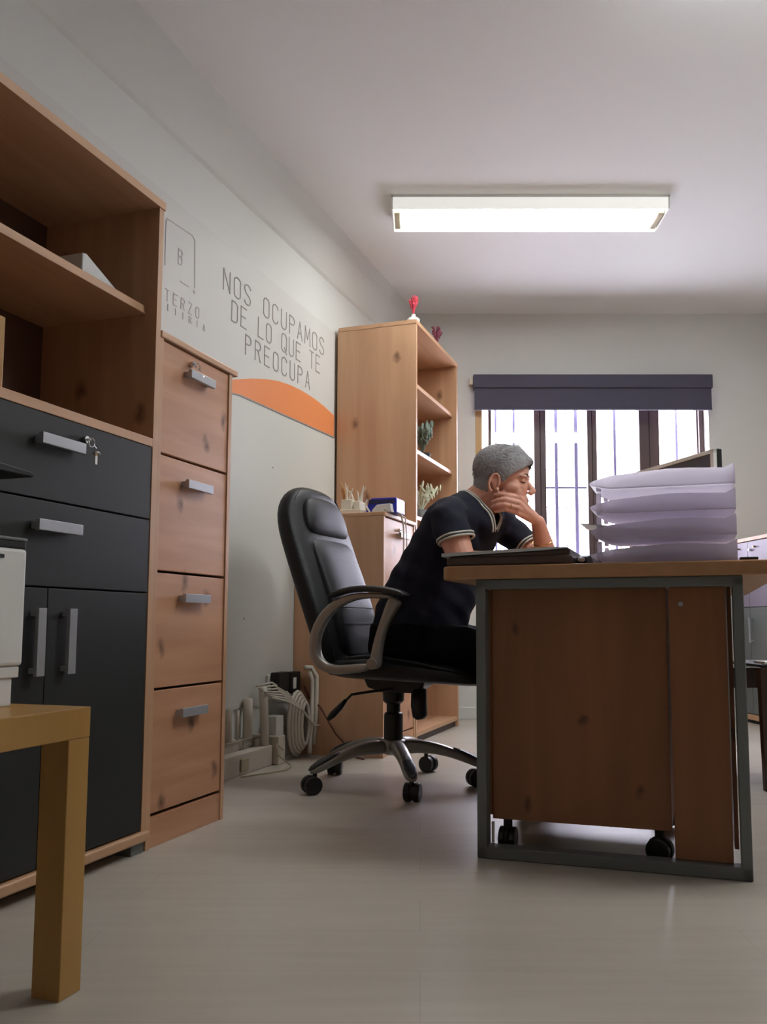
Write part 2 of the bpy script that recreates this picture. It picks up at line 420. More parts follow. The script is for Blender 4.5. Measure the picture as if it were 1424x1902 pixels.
# ------------------------------------------------------------------ stroke lettering
def arc(cx, cy, rx, ry, a0, a1, n=6):
    return [(cx + rx * math.cos(math.radians(a0 + (a1 - a0) * i / n)), cy + ry * math.sin(math.radians(a0 + (a1 - a0) * i / n))) for i in range(n + 1)]
def stadium():
    return arc(.5, 1.65, .5, .35, 0, 180) + arc(.5, .35, .5, .35, 180, 360) + [(1, 1.65)]
GL = {
 'N': [[(0, 0), (0, 2)], [(0, 2), (1, 0)], [(1, 0), (1, 2)]],
 'O': [stadium()], 'D': [[(0, 0), (0, 2), (.5, 2)] + arc(.5, 1.6, .5, .4, 90, 0) + arc(.5, .4, .5, .4, 0, -90) + [(0, 0)]],
 'S': [arc(.5, 1.6, .5, .4, 10, 180) + [(0, 1.4), (.25, 1.1), (.75, .9), (1, .6)] + arc(.5, .4, .5, .4, 0, -170)],
 'C': [arc(.5, 1.6, .5, .4, 0, 180) + arc(.5, .4, .5, .4, 180, 360)],
 'U': [[(0, 2)] + arc(.5, .4, .5, .4, 180, 360) + [(1, 2)]],
 'P': [[(0, 0), (0, 2), (.55, 2)] + arc(.55, 1.55, .45, .45, 90, -90) + [(0, 1.1)]],
 'R': [[(0, 0), (0, 2), (.55, 2)] + arc(.55, 1.55, .45, .45, 90, -90) + [(0, 1.1)], [(.5, 1.1), (1, 0)]],
 'A': [[(0, 0), (.5, 2), (1, 0)], [(.18, .7), (.82, .7)]],
 'M': [[(-.1, 0), (0, 2), (.5, .6), (1, 2), (1.1, 0)]],
 'E': [[(1, 2), (0, 2), (0, 0), (1, 0)], [(0, 1.05), (.85, 1.05)]],
 'L': [[(0, 2), (0, 0), (1, 0)]], 'Q': [stadium(), [(.6, .5), (1.05, -.15)]],
 'T': [[(0, 2), (1, 2)], [(.5, 2), (.5, 0)]], 'Z': [[(0, 2), (1, 2), (0, 0), (1, 0)]],
 'B': [[(0, 0), (0, 2), (.55, 2)] + arc(.55, 1.55, .45, .45, 90, -90) + [(0, 1.1)], [(.55, 1.1)] + arc(.55, .55, .45, .55, 90, -90) + [(0, 0)]],
 'I': [[(.5, 0), (.5, 2)]],
}
def ribbon(mb, pts, wd, x0, x1):
    """flat raised stroke in the wall plane: pts are (s, z)"""
    for a, b in zip(pts[:-1], pts[1:]):
        a, b = Vector(a), Vector(b)
        d = b - a
        if d.length < 1e-6: continue
        d.normalize(); n = Vector((-d.y, d.x)) * wd / 2; e = d * wd * 0.35
        q = [a - e + n, b + e + n, b + e - n, a - e - n]
        mb.prism([(v.x, v.y) for v in q], 'x', x0, x1)
def line_of(text, s0, adv, z0, z1, wl, h, wd, x0=WT + 0.0045, x1=WT + 0.0058):
    mb = MB(); n = len(text)
    for i, ch in enumerate(text):
        if ch == ' ': continue
        zz = z0 + (z1 - z0) * i / max(1, n - 1)
        for st in GL[ch]:
            ribbon(mb, [(s0 + adv * i + p[0] * wl, zz + p[1] / 2 * h) for p in st], wd, x0, x1)
    return mb

def letters(th, text, s0, adv, z0, z1, wl, h, wd, m):
    n = len(text)
    for i, c_ in enumerate(text):
        if c_ == ' ': continue
        zz = z0 + (z1 - z0) * i / (n - 1)
        th.part('letter', line_of(c_, s0 + adv * i, 0, zz, zz, wl, h, wd), m, label='%s letter %s of the %s' % ('grey' if m is M['ink'] else 'faint', c_, 'slogan' if m is M['ink'] else 'logo'))
# mural with the slogan, the orange arc and the firm's logo
t = Thing('wall_mural', 'white wall mural with grey slogan NOS OCUPAMOS DE LO QUE TE PREOCUPA and orange arc', 'mural', (WT, 3.3, 1.0))
mur = MB().prism([(1.50, 1.25), (4.034, 1.54), (4.034, 2.155), (1.50, 2.18)], 'x', WT + 0.001, WT + 0.004)
t.part('vinyl_sheet', mur, M['mural'])
top = []
for i in range(25):
    u = i / 24; s_ = 2.70 + (4.034 - 2.70) * u
    top.append((s_, 1.50 + 0.235 * math.sin(PI * min(1, (u * 0.90 + 0.08))) ** 0.9))
AT = [(2.70, 1.50), (2.85, 1.56), (3.044, 1.622), (3.15, 1.655), (3.274, 1.688), (3.40, 1.714), (3.53, 1.729), (3.653, 1.734), (3.78, 1.732), (3.90, 1.722), (4.034, 1.703)]
AB = [(4.034, 1.584), (3.044, 1.556), (2.70, 1.498)]
t.part('orange_arc', MB().prism(AT + AB, 'x', WT + 0.0042, WT + 0.0055), M['orange'], label='orange arc band')
letters(t, 'NOS OCUPAMOS', 2.915, .0845, 1.964, 1.987, .050, .088, .0055, M['ink'])
letters(t, 'DE LO QUE TE', 2.983, .0745, 1.856, 1.880, .046, .086, .0055, M['ink'])
letters(t, 'PREOCUPA', 3.10, .0835, 1.748, 1.763, .047, .086, .0055, M['ink'])
lg = MB()
ribbon(lg, [(2.517, 1.90), (2.517, 2.068), (2.525, 2.078), (2.685, 2.088), (2.703, 2.075), (2.709, 1.890)], .004, WT + .0045, WT + .0058)
ribbon(lg, [(2.615, 1.877), (2.668, 1.877)], .004, WT + .0045, WT + .0058)
lg.prism(arc(2.709, 1.872, .007, .007, 0, 330, 11), 'x', WT + .0045, WT + .0058)
lo = t.part('logo_frame', lg, M['ink_faint'])
t.part('logo_letter', line_of('B', 2.598, .03, 1.94, 1.94, .024, .056, .004), M['ink_faint'], parent=lo)
letters(t, 'TERZO', 2.525, .049, 1.772, 1.777, .022, .042, .0035, M['ink_faint'])
letters(t, 'IIIRIA', 2.535, .0475, 1.737, 1.742, .014, .024, .003, M['ink_faint'])
# white board below the arc
bd = MB().prism([(2.40, 0.26), (3.60, 0.245), (4.034, 0.245), (4.034, 1.580), (3.044, 1.552), (2.40, 1.44)], 'x', WT + 0.001, WT + 0.010)
t2 = Thing('wall_board', 'large white board on the wall below the orange arc, behind the office chair', 'board', (WT, 3.3, 0.25))
t2.part('board', bd, M['mural_low'])
eb = MB(); ribbon(eb, [(2.70, 1.499), (3.044, 1.554), (4.03, 1.582)], .006, WT + .010, WT + .013)
t2.part('edge_strip', eb, M['edge_grey'])
for (ss, zz) in ((3.35, 1.30), (3.12, 0.62)):
    t2.part('screw', MB().tube([(WT + .009, ss, zz), (WT + .0125, ss, zz)], .004), M['edge_grey'])

# ------------------------------------------------------------------ tall bookcase with anthracite drawers and doors
T0 = -1.396; TB = -1.788
def handle_h(mb, t0, s0, s1, z0, z1):      # flat bow handle lying level
    mb.box(t0 + .018, t0 + .030, s0, s1, z0, z1)
    mb.box(t0 + .001, t0 + .018, s0 + .006, s0 + .018, z0 + .004, z1 - .004).box(t0 + .001, t0 + .018, s1 - .018, s1 - .006, z0 + .004, z1 - .004)
    return mb
def handle_v(mb, t0, s0, s1, z0, z1):
    mb.box(t0 + .018, t0 + .028, s0, s1, z0, z1)
    mb.box(t0 + .001, t0 + .018, s0 + .003, s1 - .003, z0 + .006, z0 + .018).box(t0 + .001, t0 + .018, s0 + .003, s1 - .003, z1 - .018, z1 - .006)
    return mb
def keys(thing, par, t0, s, z, drop=.045):
    lk = thing.part('lock', MB().tube([(t0, s, z), (t0 + .012, s, z)], .009, 14), M['chrome'], parent=par, smooth=False)
    kb = MB().tube([(t0 + .012, s, z), (t0 + .022, s, z)], .003, 8)
    kb.tube([(t0 + .024 + .0, s + .011 * math.cos(q), z - .008 + .011 * math.sin(q)) for q in [2 * PI * i / 14 for i in range(14)]], .0012, 6, closed=True)
    kb.tube([(t0 + .024, s + .008, z - .012), (t0 + .022, s + .020, z - .018)], .0014, 6)
    kb.lathe((t0 + .02, s + .024, z - .03), [(.008, -.004), (.010, 0), (.008, .004)], 10)
    kb.box(t0 + .018, t0 + .020, s + .020, s + .028, z - .03 - drop * .6, z - .026)
    thing.part('key', kb, M['chrome'], parent=par)
t = Thing('bookcase', 'tall bookcase with dark grey drawers and doors and two open shelves above', 'bookcase', (-1.595, 1.546, 0))
SA, SB = 1.145, 1.947
t.part('side_panel', MB().box(TB, T0, SB - .021, SB, .033, 1.787), M['pine'], bevel=.001)
t.part('side_panel', MB().box(TB, T0, SA, SA + .021, .033, 1.787), M['pine'], bevel=.001)
t.part('top_board', MB().box(TB, T0 + .003, SA - .002, SB + .004, 1.7655, 1.789), M['pine_h'], bevel=.001)
t.part('bottom_board', MB().box(TB, T0 + .012, SA - .002, SB + .002, .030, .056), M['pine_h'], bevel=.006, seg=3)
t.part('middle_board', MB().box(TB, T0, SA + .021, SB - .021, 1.081, 1.104), M['pine_h'], bevel=.001)
t.part('shelf', MB().box(TB, T0 - .036, SA + .021, SB - .021, 1.460, 1.482), M['pine_h'], bevel=.001)
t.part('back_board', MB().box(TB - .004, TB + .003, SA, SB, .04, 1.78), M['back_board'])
for (z0, z1, zh) in ((.882, 1.079, 1.014), (.684, .878, .819)):
    d = t.part('drawer', MB().box(T0 - .018, T0 - .001, SA + .023, SB - .024, z0, z1), M['anthracite'], bevel=.0015)
    t.part('handle', handle_h(MB(), T0 - .001, 1.490, 1.630, zh - .0125, zh + .0125), M['alu'], parent=d, bevel=.001)
    if z0 > .8: keys(t, d, T0, 1.653, 1.043)
for (a, b, h) in ((1.558, SB - .024, 1.600), (SA + .023, 1.555, 1.502)):
    d = t.part('door', MB().box(T0 - .018, T0 - .001, a, b, .060, .680), M['anthracite'], bevel=.0015)
    t.part('handle', handle_v(MB(), T0 - .001, h, h + .024, .484, .634), M['alu'], parent=d, bevel=.001)
for (tt, ss) in ((T0 - .03, SB - .04), (T0 - .03, SA + .04), (TB + .03, SB - .04), (TB + .03, SA + .04)):
    t.part('foot', MB().box(tt - .02, tt + .026, ss - .016, ss + .036, 0, .030), M['steel_frame'], bevel=.002)
t.part('plinth', MB().box(TB + .05, T0 - .06, SA + .04, SB - .05, .002, .030), M['black'])

# things in the bookcase
single('binder', MB().prism([(1.70, 1.4825), (1.875, 1.4825), (1.715, 1.548), (1.70, 1.545)], 'x', -1.60, -1.46), M['grey_sheet'],
       'grey wedge shaped binder lying on the upper open shelf of the bookcase', 'binder', (-1.53, 1.77, 1.4825), bevel=.003)
single('box_file', MB().box(-1.70, -1.44, 1.25, 1.443, 1.1125, 1.280), M['birch'],
       'ochre box file standing at the left of the lower open shelf', 'box file', (-1.57, 1.35, 1.1125), bevel=.004)
single('envelope', MB().box(-1.60, -1.415, 1.30, 1.555, 1.1045, 1.112), M['orange'],
       'flat orange folder under the box file on the lower shelf', 'folder', (-1.5, 1.42, 1.1045), bevel=.003)
single('storage_box', MB().box(-1.72, -1.56, 1.64, 1.74, 1.1045, 1.165), M['black'],
       'small black box at the back of the lower open shelf', 'box', (-1.64, 1.69, 1.1045), bevel=.004)

# ------------------------------------------------------------------ filing cabinets of knotty wood
def filing_cabinet(s0, s1, t0, h, fronts, label, lockz, hoff=.10, plinth=.085, over=.026):
    t = Thing('filing_cabinet', label, 'filing cabinet', ((t0 + TB) / 2, (s0 + s1) / 2, 0))
    t.part('side_panel', MB().box(TB, t0, s1 - .018, s1, 0, h - .02), M['pine'], bevel=.001)
    t.part('side_panel', MB().box(TB, t0, s0, s0 + .018, 0, h - .02), M['pine'], bevel=.001)
    t.part('top_board', MB().box(TB, t0 + .006, s0 - .0, s1 + over, h - .02, h), M['pine_h'], bevel=.004)
    t.part('plinth', MB().box(t0 - .022, t0 - .004, s0 + .018, s1 - .018, 0, plinth - .004), M['pine_drawer'], bevel=.001)
    t.part('back_board', MB().box(TB, TB + .006, s0 + .018, s1 - .018, 0, h - .02), M['back_board'])
    for i, (z0, z1) in enumerate(fronts):
        d = t.part('drawer', MB().box(t0 - .022, t0 - .004, s0 + .019, s1 - .019, z0 + .002, z1 - .002), M['pine_drawer'], bevel=.002)
        if i == 0: zh = z1 - .070
        else: zh = z1 - .070
        sc = s0 + .02 + hoff
        t.part('handle', handle_h(MB(), t0 - .004, sc, sc + .13, zh - .0125, zh + .0125), M['alu'], parent=d, bevel=.001)
        if i == 0 and lockz: keys(t, d, t0 - .002, sc + .035, lockz, .03)
    return t
filing_cabinet(1.951, 2.339, -1.400, 1.420, ((1.075, 1.398), (.745, 1.072), (.422, .742), (.088, .419)),
               'four drawer knotty wood filing cabinet beside the tall dark-fronted bookcase', 1.366)
filing_cabinet(3.580, 4.034, -1.340, 1.112, ((.755, 1.09), (.420, .752), (.085, .417)),
               'low wooden filing cabinet against the tall shelf unit, behind the office chair', 1.045, hoff=.15, over=.003)

single('folded_leaflet', MB().prism([(1.965, 1.4205), (2.10, 1.4205), (1.975, 1.446), (1.965, 1.446)], 'x', -1.56, -1.43), M['white_mat'],
       'white wedge of folded paper on top of the four drawer filing cabinet', 'paper', (-1.5, 2.03, 1.4205), bevel=.001)

# ------------------------------------------------------------------ tall open shelf unit
t = Thing('shelf_unit', 'tall open wooden shelf unit near the window with a knotty side panel', 'shelf unit', (-1.56, 4.45, 0))
US, UE, UT, UB = 4.040, 4.842, -1.337, -1.776
t.part('side_panel', MB().box(UB, UT, US, US + .021, 0, 2.16), M['pine'], bevel=.001)
t.part('side_panel', MB().box(UB, UT, UE - .021, UE, 0, 2.16), M['pine'], bevel=.001)
t.part('top_board', MB().box(UB, UT + .003, US - .002, UE + .002, 2.16, 2.182), M['pine_h'], bevel=.001)
t.part('bottom_board', MB().box(UB, UT - .002, US + .021, UE - .021, .035, .057), M['pine_h'], bevel=.001)
t.part('plinth', MB().box(UT - .03, UT - .016, US + .021, UE - .021, 0, .035), M['dark_wood'])
t.part('back_board', MB().box(UB - .004, UB + .002, US, UE, 0, 2.17), M['pine'])
for zz in (1.845, 1.492, 1.140, .79, .42):
    t.part('shelf', MB().box(UB + .003, UT - .028, US + .021, UE - .021, zz, zz + .022), M['pine_h'], bevel=.001)

def sprig(mb, c, h, spread, n, r=.0016, leaf=None):
    c = Vector(c)
    for i in range(n):
        a = random.uniform(0, 2 * PI); e = random.uniform(.2, 1) * spread
        tip = c + Vector((e * math.cos(a), e * math.sin(a), h * random.uniform(.7, 1)))
        mid = c.lerp(tip, .5) + Vector((0, 0, h * .1))
        mb.tube([c, mid, tip], [r, r, r * .6], 5)
        if leaf:
            for k in range(4):
                p = mid.lerp(tip, k / 3)
                rt = Matrix.Rotation(random.uniform(0, 6), 3, 'Z') @ Matrix.Rotation(random.uniform(-.9, .9), 3, 'Y')
                mb.ball(p, leaf, rot=rt.to_euler().to_quaternion(), u=8, v=5)
    return mb
VASE = [(.026, 0), (.033, .003), (.034, .022), (.024, .030), (.012, .034), (.010, .046), (.012, .048)]
def vase_of(s, tt, label, m, h, sp):
    t = Thing('vase', label, 'vase', (tt, s, 2.182), group='little vases on top of the shelf unit')
    t.part('vase_body', MB().lathe((tt, s, 2.182), VASE), M['white'], smooth=True)
    t.part('dried_sprig', sprig(MB(), (tt, s, 2.225), h, sp, 26, leaf=(.005, .003, .010)), m)
vase_of(4.10, -1.372, 'small white vase with bright red dried sprig on top of the shelf unit', M['red_sprig'], .105, .026)
vase_of(4.60, -1.395, 'small vase with plum dried twigs at the far end of the shelf unit top', M['plum_sprig'], .11, .035)
t = Thing('potted_plant', 'grey green leafy plant in dark pot on a middle shelf of the tall unit', 'plant', (-1.45, 4.50, 1.514), group='plants on the shelf unit')
t.part('pot', MB().lathe((-1.45, 4.50, 1.514), [(.030, 0), (.042, .005), (.048, .05), (.044, .05)]), M['black'], smooth=True)
t.part('foliage', sprig(MB(), (-1.45, 4.50, 1.555), .18, .085, 26, .002, leaf=(.012, .005, .024)), M['leaf'])
t = Thing('potted_plant', 'pale flowering sprig in a glass jar on the shelf just above the man', 'plant', (-1.44, 4.44, 1.162), group='plants on the shelf unit')
t.part('pot', MB().lathe((-1.44, 4.44, 1.162), [(.028, 0), (.036, .004), (.034, .07), (.03, .07)]), M['slate'], smooth=True)
t.part('foliage', sprig(MB(), (-1.44, 4.44, 1.22), .15, .13, 12, .002, leaf=(.007, .004, .026)), M['leaf_pale'])

# things on the low filing cabinet
t = Thing('reed_holder', 'cream card holder with white and amber reeds on the low filing cabinet', 'ornament', (-1.53, 3.68, 1.112))
t.part('tray', MB().box(-1.60, -1.472, 3.62, 3.74, 1.112, 1.135), M['cream'], bevel=.003)
t.part('holder', MB().box(-1.58, -1.525, 3.64, 3.72, 1.135, 1.185).box(-1.515, -1.485, 3.64, 3.72, 1.135, 1.175), M['cream'], bevel=.003)
rd = MB()
for (a, b, h, l) in ((-1.565, 3.68, .085, -.01), (-1.555, 3.68, .06, .02), (-1.50, 3.68, .06, .03), (-1.505, 3.68, .045, -.008), (-1.56, 3.66, .07, .006), (-1.53, 3.68, .05, -.03), (-1.495, 3.69, .07, .01)):
    rd.tube([(a, b, 1.175), (a + l * .4, b, 1.19 + h * .5), (a + l, b, 1.185 + h)], [.006, .004, .002], 7)
t.part('white_reed', rd, M['cream'])
ra = MB()
for (a, l, h) in ((-1.585, -.025, .10), (-1.58, -.012, .075), (-1.575, -.035, .06)):
    ra.tube([(a, 3.70, 1.175), (a + l * .5, 3.70, 1.19 + h * .5), (a + l, 3.70, 1.185 + h)], [.007, .005, .002], 7)
t.part('amber_reed', ra, M['amber'])
t = Thing('adding_machine', 'cobalt blue and white desk device on the low filing cabinet', 'device', (-1.38, 3.68, 1.112))
t.part('body', MB().prism([(-1.455, 1.113), (-1.44, 1.170), (-1.425, 1.185), (-1.305, 1.185), (-1.300, 1.175), (-1.300, 1.113)], 'y', 3.64, 3.76), M['blue'], bevel=.004)
t.part('dark_band', MB().box(-1.435, -1.31, 3.634, 3.642, 1.158, 1.176), M['navy'])
t.part('front_cover', MB().prism([(-1.412, 1.1125), (-1.408, 1.125), (-1.385, 1.148), (-1.318, 1.152), (-1.312, 1.113)], 'y', 3.605, 3.640), M['white'], bevel=.003)
t.part('white_edge', MB().tube([(-1.428, 3.63, 1.116), (-1.452, 3.63, 1.155), (-1.442, 3.63, 1.178)], .0045, 8), M['white'])
cw = MB().tube([(-1.345, 3.60, 1.125), (-1.325, 3.62, 1.118), (-1.306, 3.66, 1.118), (-1.298, 3.70, 1.112), (-1.297, 3.73, 1.06), (-1.300, 3.745, .99), (-1.307, 3.76, .93), (-1.31, 3.72, .86), (-1.31, 3.70, .80)], .004, 8)
cw.tube([(-1.345, 3.60, 1.120), (-1.31, 3.68, 1.117), (-1.295, 3.75, 1.10), (-1.295, 3.77, 1.02), (-1.30, 3.79, .92), (-1.30, 3.78, .80)], .003, 8)
t.part('power_cable', cw, M['cable_white'], smooth=True)

# ------------------------------------------------------------------ wall sockets, trunking and cables near the floor
t = Thing('power_adapter', 'black power adapter plugged into the wall low beside the cable bundle', 'power adapter', (WT, 3.44, .29))
t.part('socket_plate', MB().box(WT + .010, WT + .022, 3.32, 3.56, .27, .375), M['white'], bevel=.003)
t.part('adapter_body', MB().box(WT + .022, WT + .065, 3.34, 3.44, .300, .385), M['black'], bevel=.004)
t.part('adapter_body', MB().box(WT + .022, WT + .060, 3.46, 3.56, .285, .380), M['black'], bevel=.004)
t.part('label_patch', MB().box(WT + .060, WT + .0615, 3.485, 3.515, .305, .355), M['white'])
t = Thing('cable_bundle', 'tangle of white cables hanging by the wall behind the office chair', 'cables', (WT + .1, 3.5, 0))
cb = MB()
for i in range(7):
    o = i * .013; r = .0042
    cb.tube([(WT + .03 + o, 3.20, .335 - o * .6), (WT + .05 + o, 3.30, .345 - o), (WT + .06 + o, 3.42, .30 - o), (WT + .07 + o, 3.52, .22 - o), (WT + .075 + o, 3.54 + o, .13)], r, 7)
for i in range(5):
    a = i * .012
    pts = [(WT + .09 + .01 * i, 3.47 + (.085 - a) * math.cos(q), .155 + (.14 - a) * math.sin(q)) for q in [2 * PI * j / 20 for j in range(20)]]
    cb.tube(pts, .008, 7, closed=True)
cb.tube([(WT + .11, 3.55, .38), (WT + .12, 3.565, .34), (WT + .12, 3.56, .20), (WT + .12, 3.54, .06), (WT + .14, 3.50, .02)], .011, 8)
cb.tube([(WT + .10, 3.52, .40), (WT + .12, 3.55, .40), (WT + .14, 3.565, .36), (WT + .14, 3.565, .22), (WT + .13, 3.56, .05)], .010, 8)
t.part('white_cables', cb, M['cable_white'], smooth=True)
t.part('white_cables', MB().tube([(WT + .05, 3.22, .33), (WT + .055, 3.23, .20), (WT + .055, 3.24, .06)], .018, 12), M['cable_white'], smooth=True)
t.part('junction_box', MB().box(WT + .014, WT + .075, 3.30, 3.37, .02, .20), M['white'], bevel=.004)
t = Thing('cable_trunking', 'white cable trunking box along the skirting beside the four drawer cabinet', 'trunking', (WT + .05, 3.0, 0))
t.part('cover', MB().box(WT + .023, WT + .075, 2.75, 3.27, .0, .085), M['skirting'], bevel=.004)
t.part('switch', MB().box(WT + .0755, WT + .082, 3.00, 3.06, .015, .065), M['beige'], bevel=.003)
t.part('end_box', MB().box(WT + .023, WT + .10, 3.275, 3.34, 0, .12), M['skirting'], bevel=.005)
t = Thing('wall_conduit', 'grey white pipe stubs below the ragged lower edge of the white board', 'pipe', (WT + .02, 3.1, .13))
for (ss, r, z1) in ((2.98, .014, .26), (3.13, .020, .29), (3.05, .006, .25)):
    t.part('pipe', MB().tube([(WT + .032, ss, .131), (WT + .032, ss, z1)], r, 14), M['skirting'], smooth=True)
single('cable', MB().tube([(WT + .07, 3.58, .31), (-1.70, 3.566, .26), (-1.64, 3.562, .22), (-1.60, 3.56, .16), (-1.56, 3.56, .10), (-1.50, 3.55, .05), (-1.47, 3.54, .008), (-1.40, 3.5, .006)], .004, 7), M['cable_red'],
       'thin dark red cable running down across the side of the low filing cabinet', 'cable', (-1.6, 3.56, 0), smooth=True)
single('cable', MB().tube([(WT + .11, 2.95, .006), (-1.64, 3.05, .006), (-1.60, 3.15, .006), (-1.62, 3.24, .008), (-1.67, 3.22, .05), (-1.70, 3.26, .09), (-1.69, 3.30, .06)], .003, 7), M['beige'],
       'thin pale cable trailing on the floor in front of the trunking', 'cable', (-1.65, 3.1, 0), smooth=True)

# ------------------------------------------------------------------ desk
t = Thing('desk', 'wooden office desk with a grey steel end frame and brown side panels', 'desk', (-.22, 2.9, 0))
def rrect(x0, x1, y0, y1, r, n=8):
    P = []
    for (cx, cy, a) in ((x1 - r, y1 - r, 0), (x0 + r, y1 - r, 90), (x0 + r, y0 + r, 180), (x1 - r, y0 + r, 270)):
        P += arc(cx, cy, r, r, a, a + 90, n)
    return P
t.part('desktop', MB().prism(rrect(-.645, .206, 2.145, 3.75, .05), 'z', .716, .752), M['desk_top'], bevel=.004)
for sy in (2.160, 3.69):
    f = MB().box(-.549, -.523, sy, sy + .045, 0, .712).box(.088, .113, sy, sy + .045, 0, .712)
    f.box(-.549, .113, sy, sy + .045, .690, .716).box(-.549, .113, sy, sy + .045, 0, .030)
    t.part('leg_frame', f, M['steel_frame'], bevel=.003)
t.part('end_panel', MB().box(-.061, .072, 2.183, 2.203, .032, .690), M['desk_panel'], bevel=.001)
t.part('modesty_panel', MB().box(.076, .086, 2.21, 3.68, .06, .690), M['desk_panel'])
t.part('cable_cap', MB().tube([(-.032, 2.183, .648), (-.032, 2.179, .648)], .006, 12), M['alu'])

# mobile pedestal standing under the desk
t = Thing('drawer_pedestal', 'brown mobile drawer pedestal on castors under the desk end', 'drawer unit', (-.295, 2.5, 0))
t.part('carcass', MB().box(-.519, -.068, 2.212, 2.70, .090, .695), M['desk_panel'], bevel=.0015)
t.part('front_strip', MB().box(-.535, -.520, 2.212, 2.70, .10, .69), M['desk_panel'])
for (tt, ss, yaw) in ((-.488, 2.255, 0), (-.100, 2.262, 1.25), (-.488, 2.655, .4), (-.100, 2.655, .8)):
    c = MB().tube([(tt, ss, .06), (tt, ss, .089)], .012, 10)
    cst = t.part('caster', c, M['black'])
    d = Vector((math.cos(yaw), math.sin(yaw), 0))
    wv = Vector((tt, ss, .0315))
    for sgn in (-1, 1):
        wh = MB().tube([wv + d * sgn * .006, wv + d * sgn * .022], .031, 22)
        t.part('wheel', wh, M['plastic'], parent=cst, bevel=.003)
    hd = MB().tube([wv - d * .004, wv + d * .004], .034, 16); t.part('hood', hd, M['black'], parent=cst)
single('cardboard_strip', MB().box(-.521, -.514, 2.206, 2.209, .0302, .084), M['cream'], 'narrow cream strip standing inside the left post of the desk frame', 'strip', (-.518, 2.2075, .0302))
# ------------------------------------------------------------------ papers, folder on the desk
single('portfolio', MB().prism(rrect(-.628, -.293, 2.152, 2.46, .012, 3), 'z', .7522, .776), M['brown_folder'],
       'dark brown leatherette portfolio lying at the near left corner of the desk', 'folder', (-.44, 2.3, .7522), bevel=.006)
sh = MB()
sh.rings([[(-.640, 2.150, .7865), (-.640, 2.150, .7775), (-.640, 2.44, .7775), (-.640, 2.44, .7865)],
          [(-.36, 2.150, .7965), (-.36, 2.150, .7885), (-.36, 2.44, .7885), (-.36, 2.44, .7965)],
          [(-.305, 2.155, .7955), (-.305, 2.155, .7935), (-.305, 2.44, .7935), (-.305, 2.44, .7955)]])
single('desk_pad', sh, M['grey_sheet'], 'pale grey writing pad resting on the brown portfolio', 'writing pad', (-.46, 2.3, .776))
ps = MB()
ps.rings([[(-.60, 2.158, .7768), (-.60, 2.158, .7762), (-.60, 2.42, .7762), (-.60, 2.42, .7768)],
          [(-.45, 2.153, .782), (-.45, 2.153, .7764), (-.45, 2.42, .7764), (-.45, 2.42, .782)],
          [(-.30, 2.16, .789), (-.30, 2.16, .7764), (-.30, 2.42, .7764), (-.30, 2.42, .789)]])
single('paper_sheets', ps, M['brown_folder'], 'dark brown loose folder between the portfolio and the pad', 'folder', (-.46, 2.29, .7762))
t = Thing('stapler', 'small black stapler with a white tip by the letter trays', 'stapler', (-.276, 2.31, .7522))
t.part('stapler_body', MB().prism([(2.20, .7524), (2.20, .772), (2.30, .784), (2.36, .780), (2.36, .7524)], 'x', -.289, -.262), M['black'], bevel=.004)
t.part('stapler_tip', MB().ball((-.275, 2.196, .765), (.010, .008, .006), u=12, v=8), M['white'], smooth=True)
single('small_box', MB().box(.108, .150, 2.165, 2.20, .7522, .760), M['dark_wood'], 'tiny dark brown block beside the letter trays at the desk edge', 'block', (.128, 2.18, .7522), bevel=.002)

# letter trays: each a scooped floor with side walls, filled with paper
def tray_at(zb, label, full, st=0):
    t = Thing('letter_tray', label, 'letter tray', (-.075, 2.32, zb), group='stacked white letter trays')
    x0, x1, y0, y1 = -.253, .104, 2.172, 2.430
    U = [0, .02, .05, .1, .16, .25, .4, .55, .7, .85, .93, .97, 1.0]
    def lip(u): return .020 * max(0, 1 - u / .17) ** 1.8
    def wall(u):
        if u < .16: return lip(u) + .004 + (.030) * (u / .16) ** .8
        if u < .6: return .034 + .012 * (u - .16) / .44
        if u < .93: return .046 - .006 * (u - .6) / .33
        return .040 + .012 * (u - .93) / .07
    def ins(u): return .045 * max(0, 1 - u / .12) ** 2
    fl = MB(); r = []
    for u in U:
        x = x0 + (x1 - x0) * u; i = ins(u); z = zb + lip(u)
        r.append([(x, y0 + i, z), (x, y1 - i, z), (x, y1 - i, z + .003), (x, y0 + i, z + .003)])
    fl.rings(r)
    t.part('tray_floor', fl, M['tray'], bevel=.0008)
    for (ya, sg) in ((y0, 1), (y1, -1)):
        wm_ = MB(); r = []
        for u in U:
            x = x0 + (x1 - x0) * u; i = ins(u) * sg; z = zb + lip(u) + .001; h = zb + wall(u)
            r.append([(x, ya + i, z), (x, ya + i - .0005 * sg, h), (x, ya + i + .0025 * sg, h), (x, ya + i + .0025 * sg, z)])
        wm_.rings(r); t.part('tray_side', wm_, M['tray'])
    t.part('tray_end', MB().box(x1 - .003, x1, y0, y1, zb + .001, zb + .052), M['tray'])
    for (yy_) in (y0 + .03, y1 - .04):
        t.part('tray_foot', MB().box(x0 + .018, x0 + .030, yy_, yy_ + .016, zb - .0, zb + .058 if not full else zb + .020), M['tray'], bevel=.002)
    return t
ZT = [.7535, .8165, .8795, .9425]
NM = ['bottom letter tray of the white stack, standing on the desktop', 'second letter tray from the bottom of the white stack',
      'third letter tray from the bottom of the white stack', 'topmost letter tray of the white stack, heaped with paper']
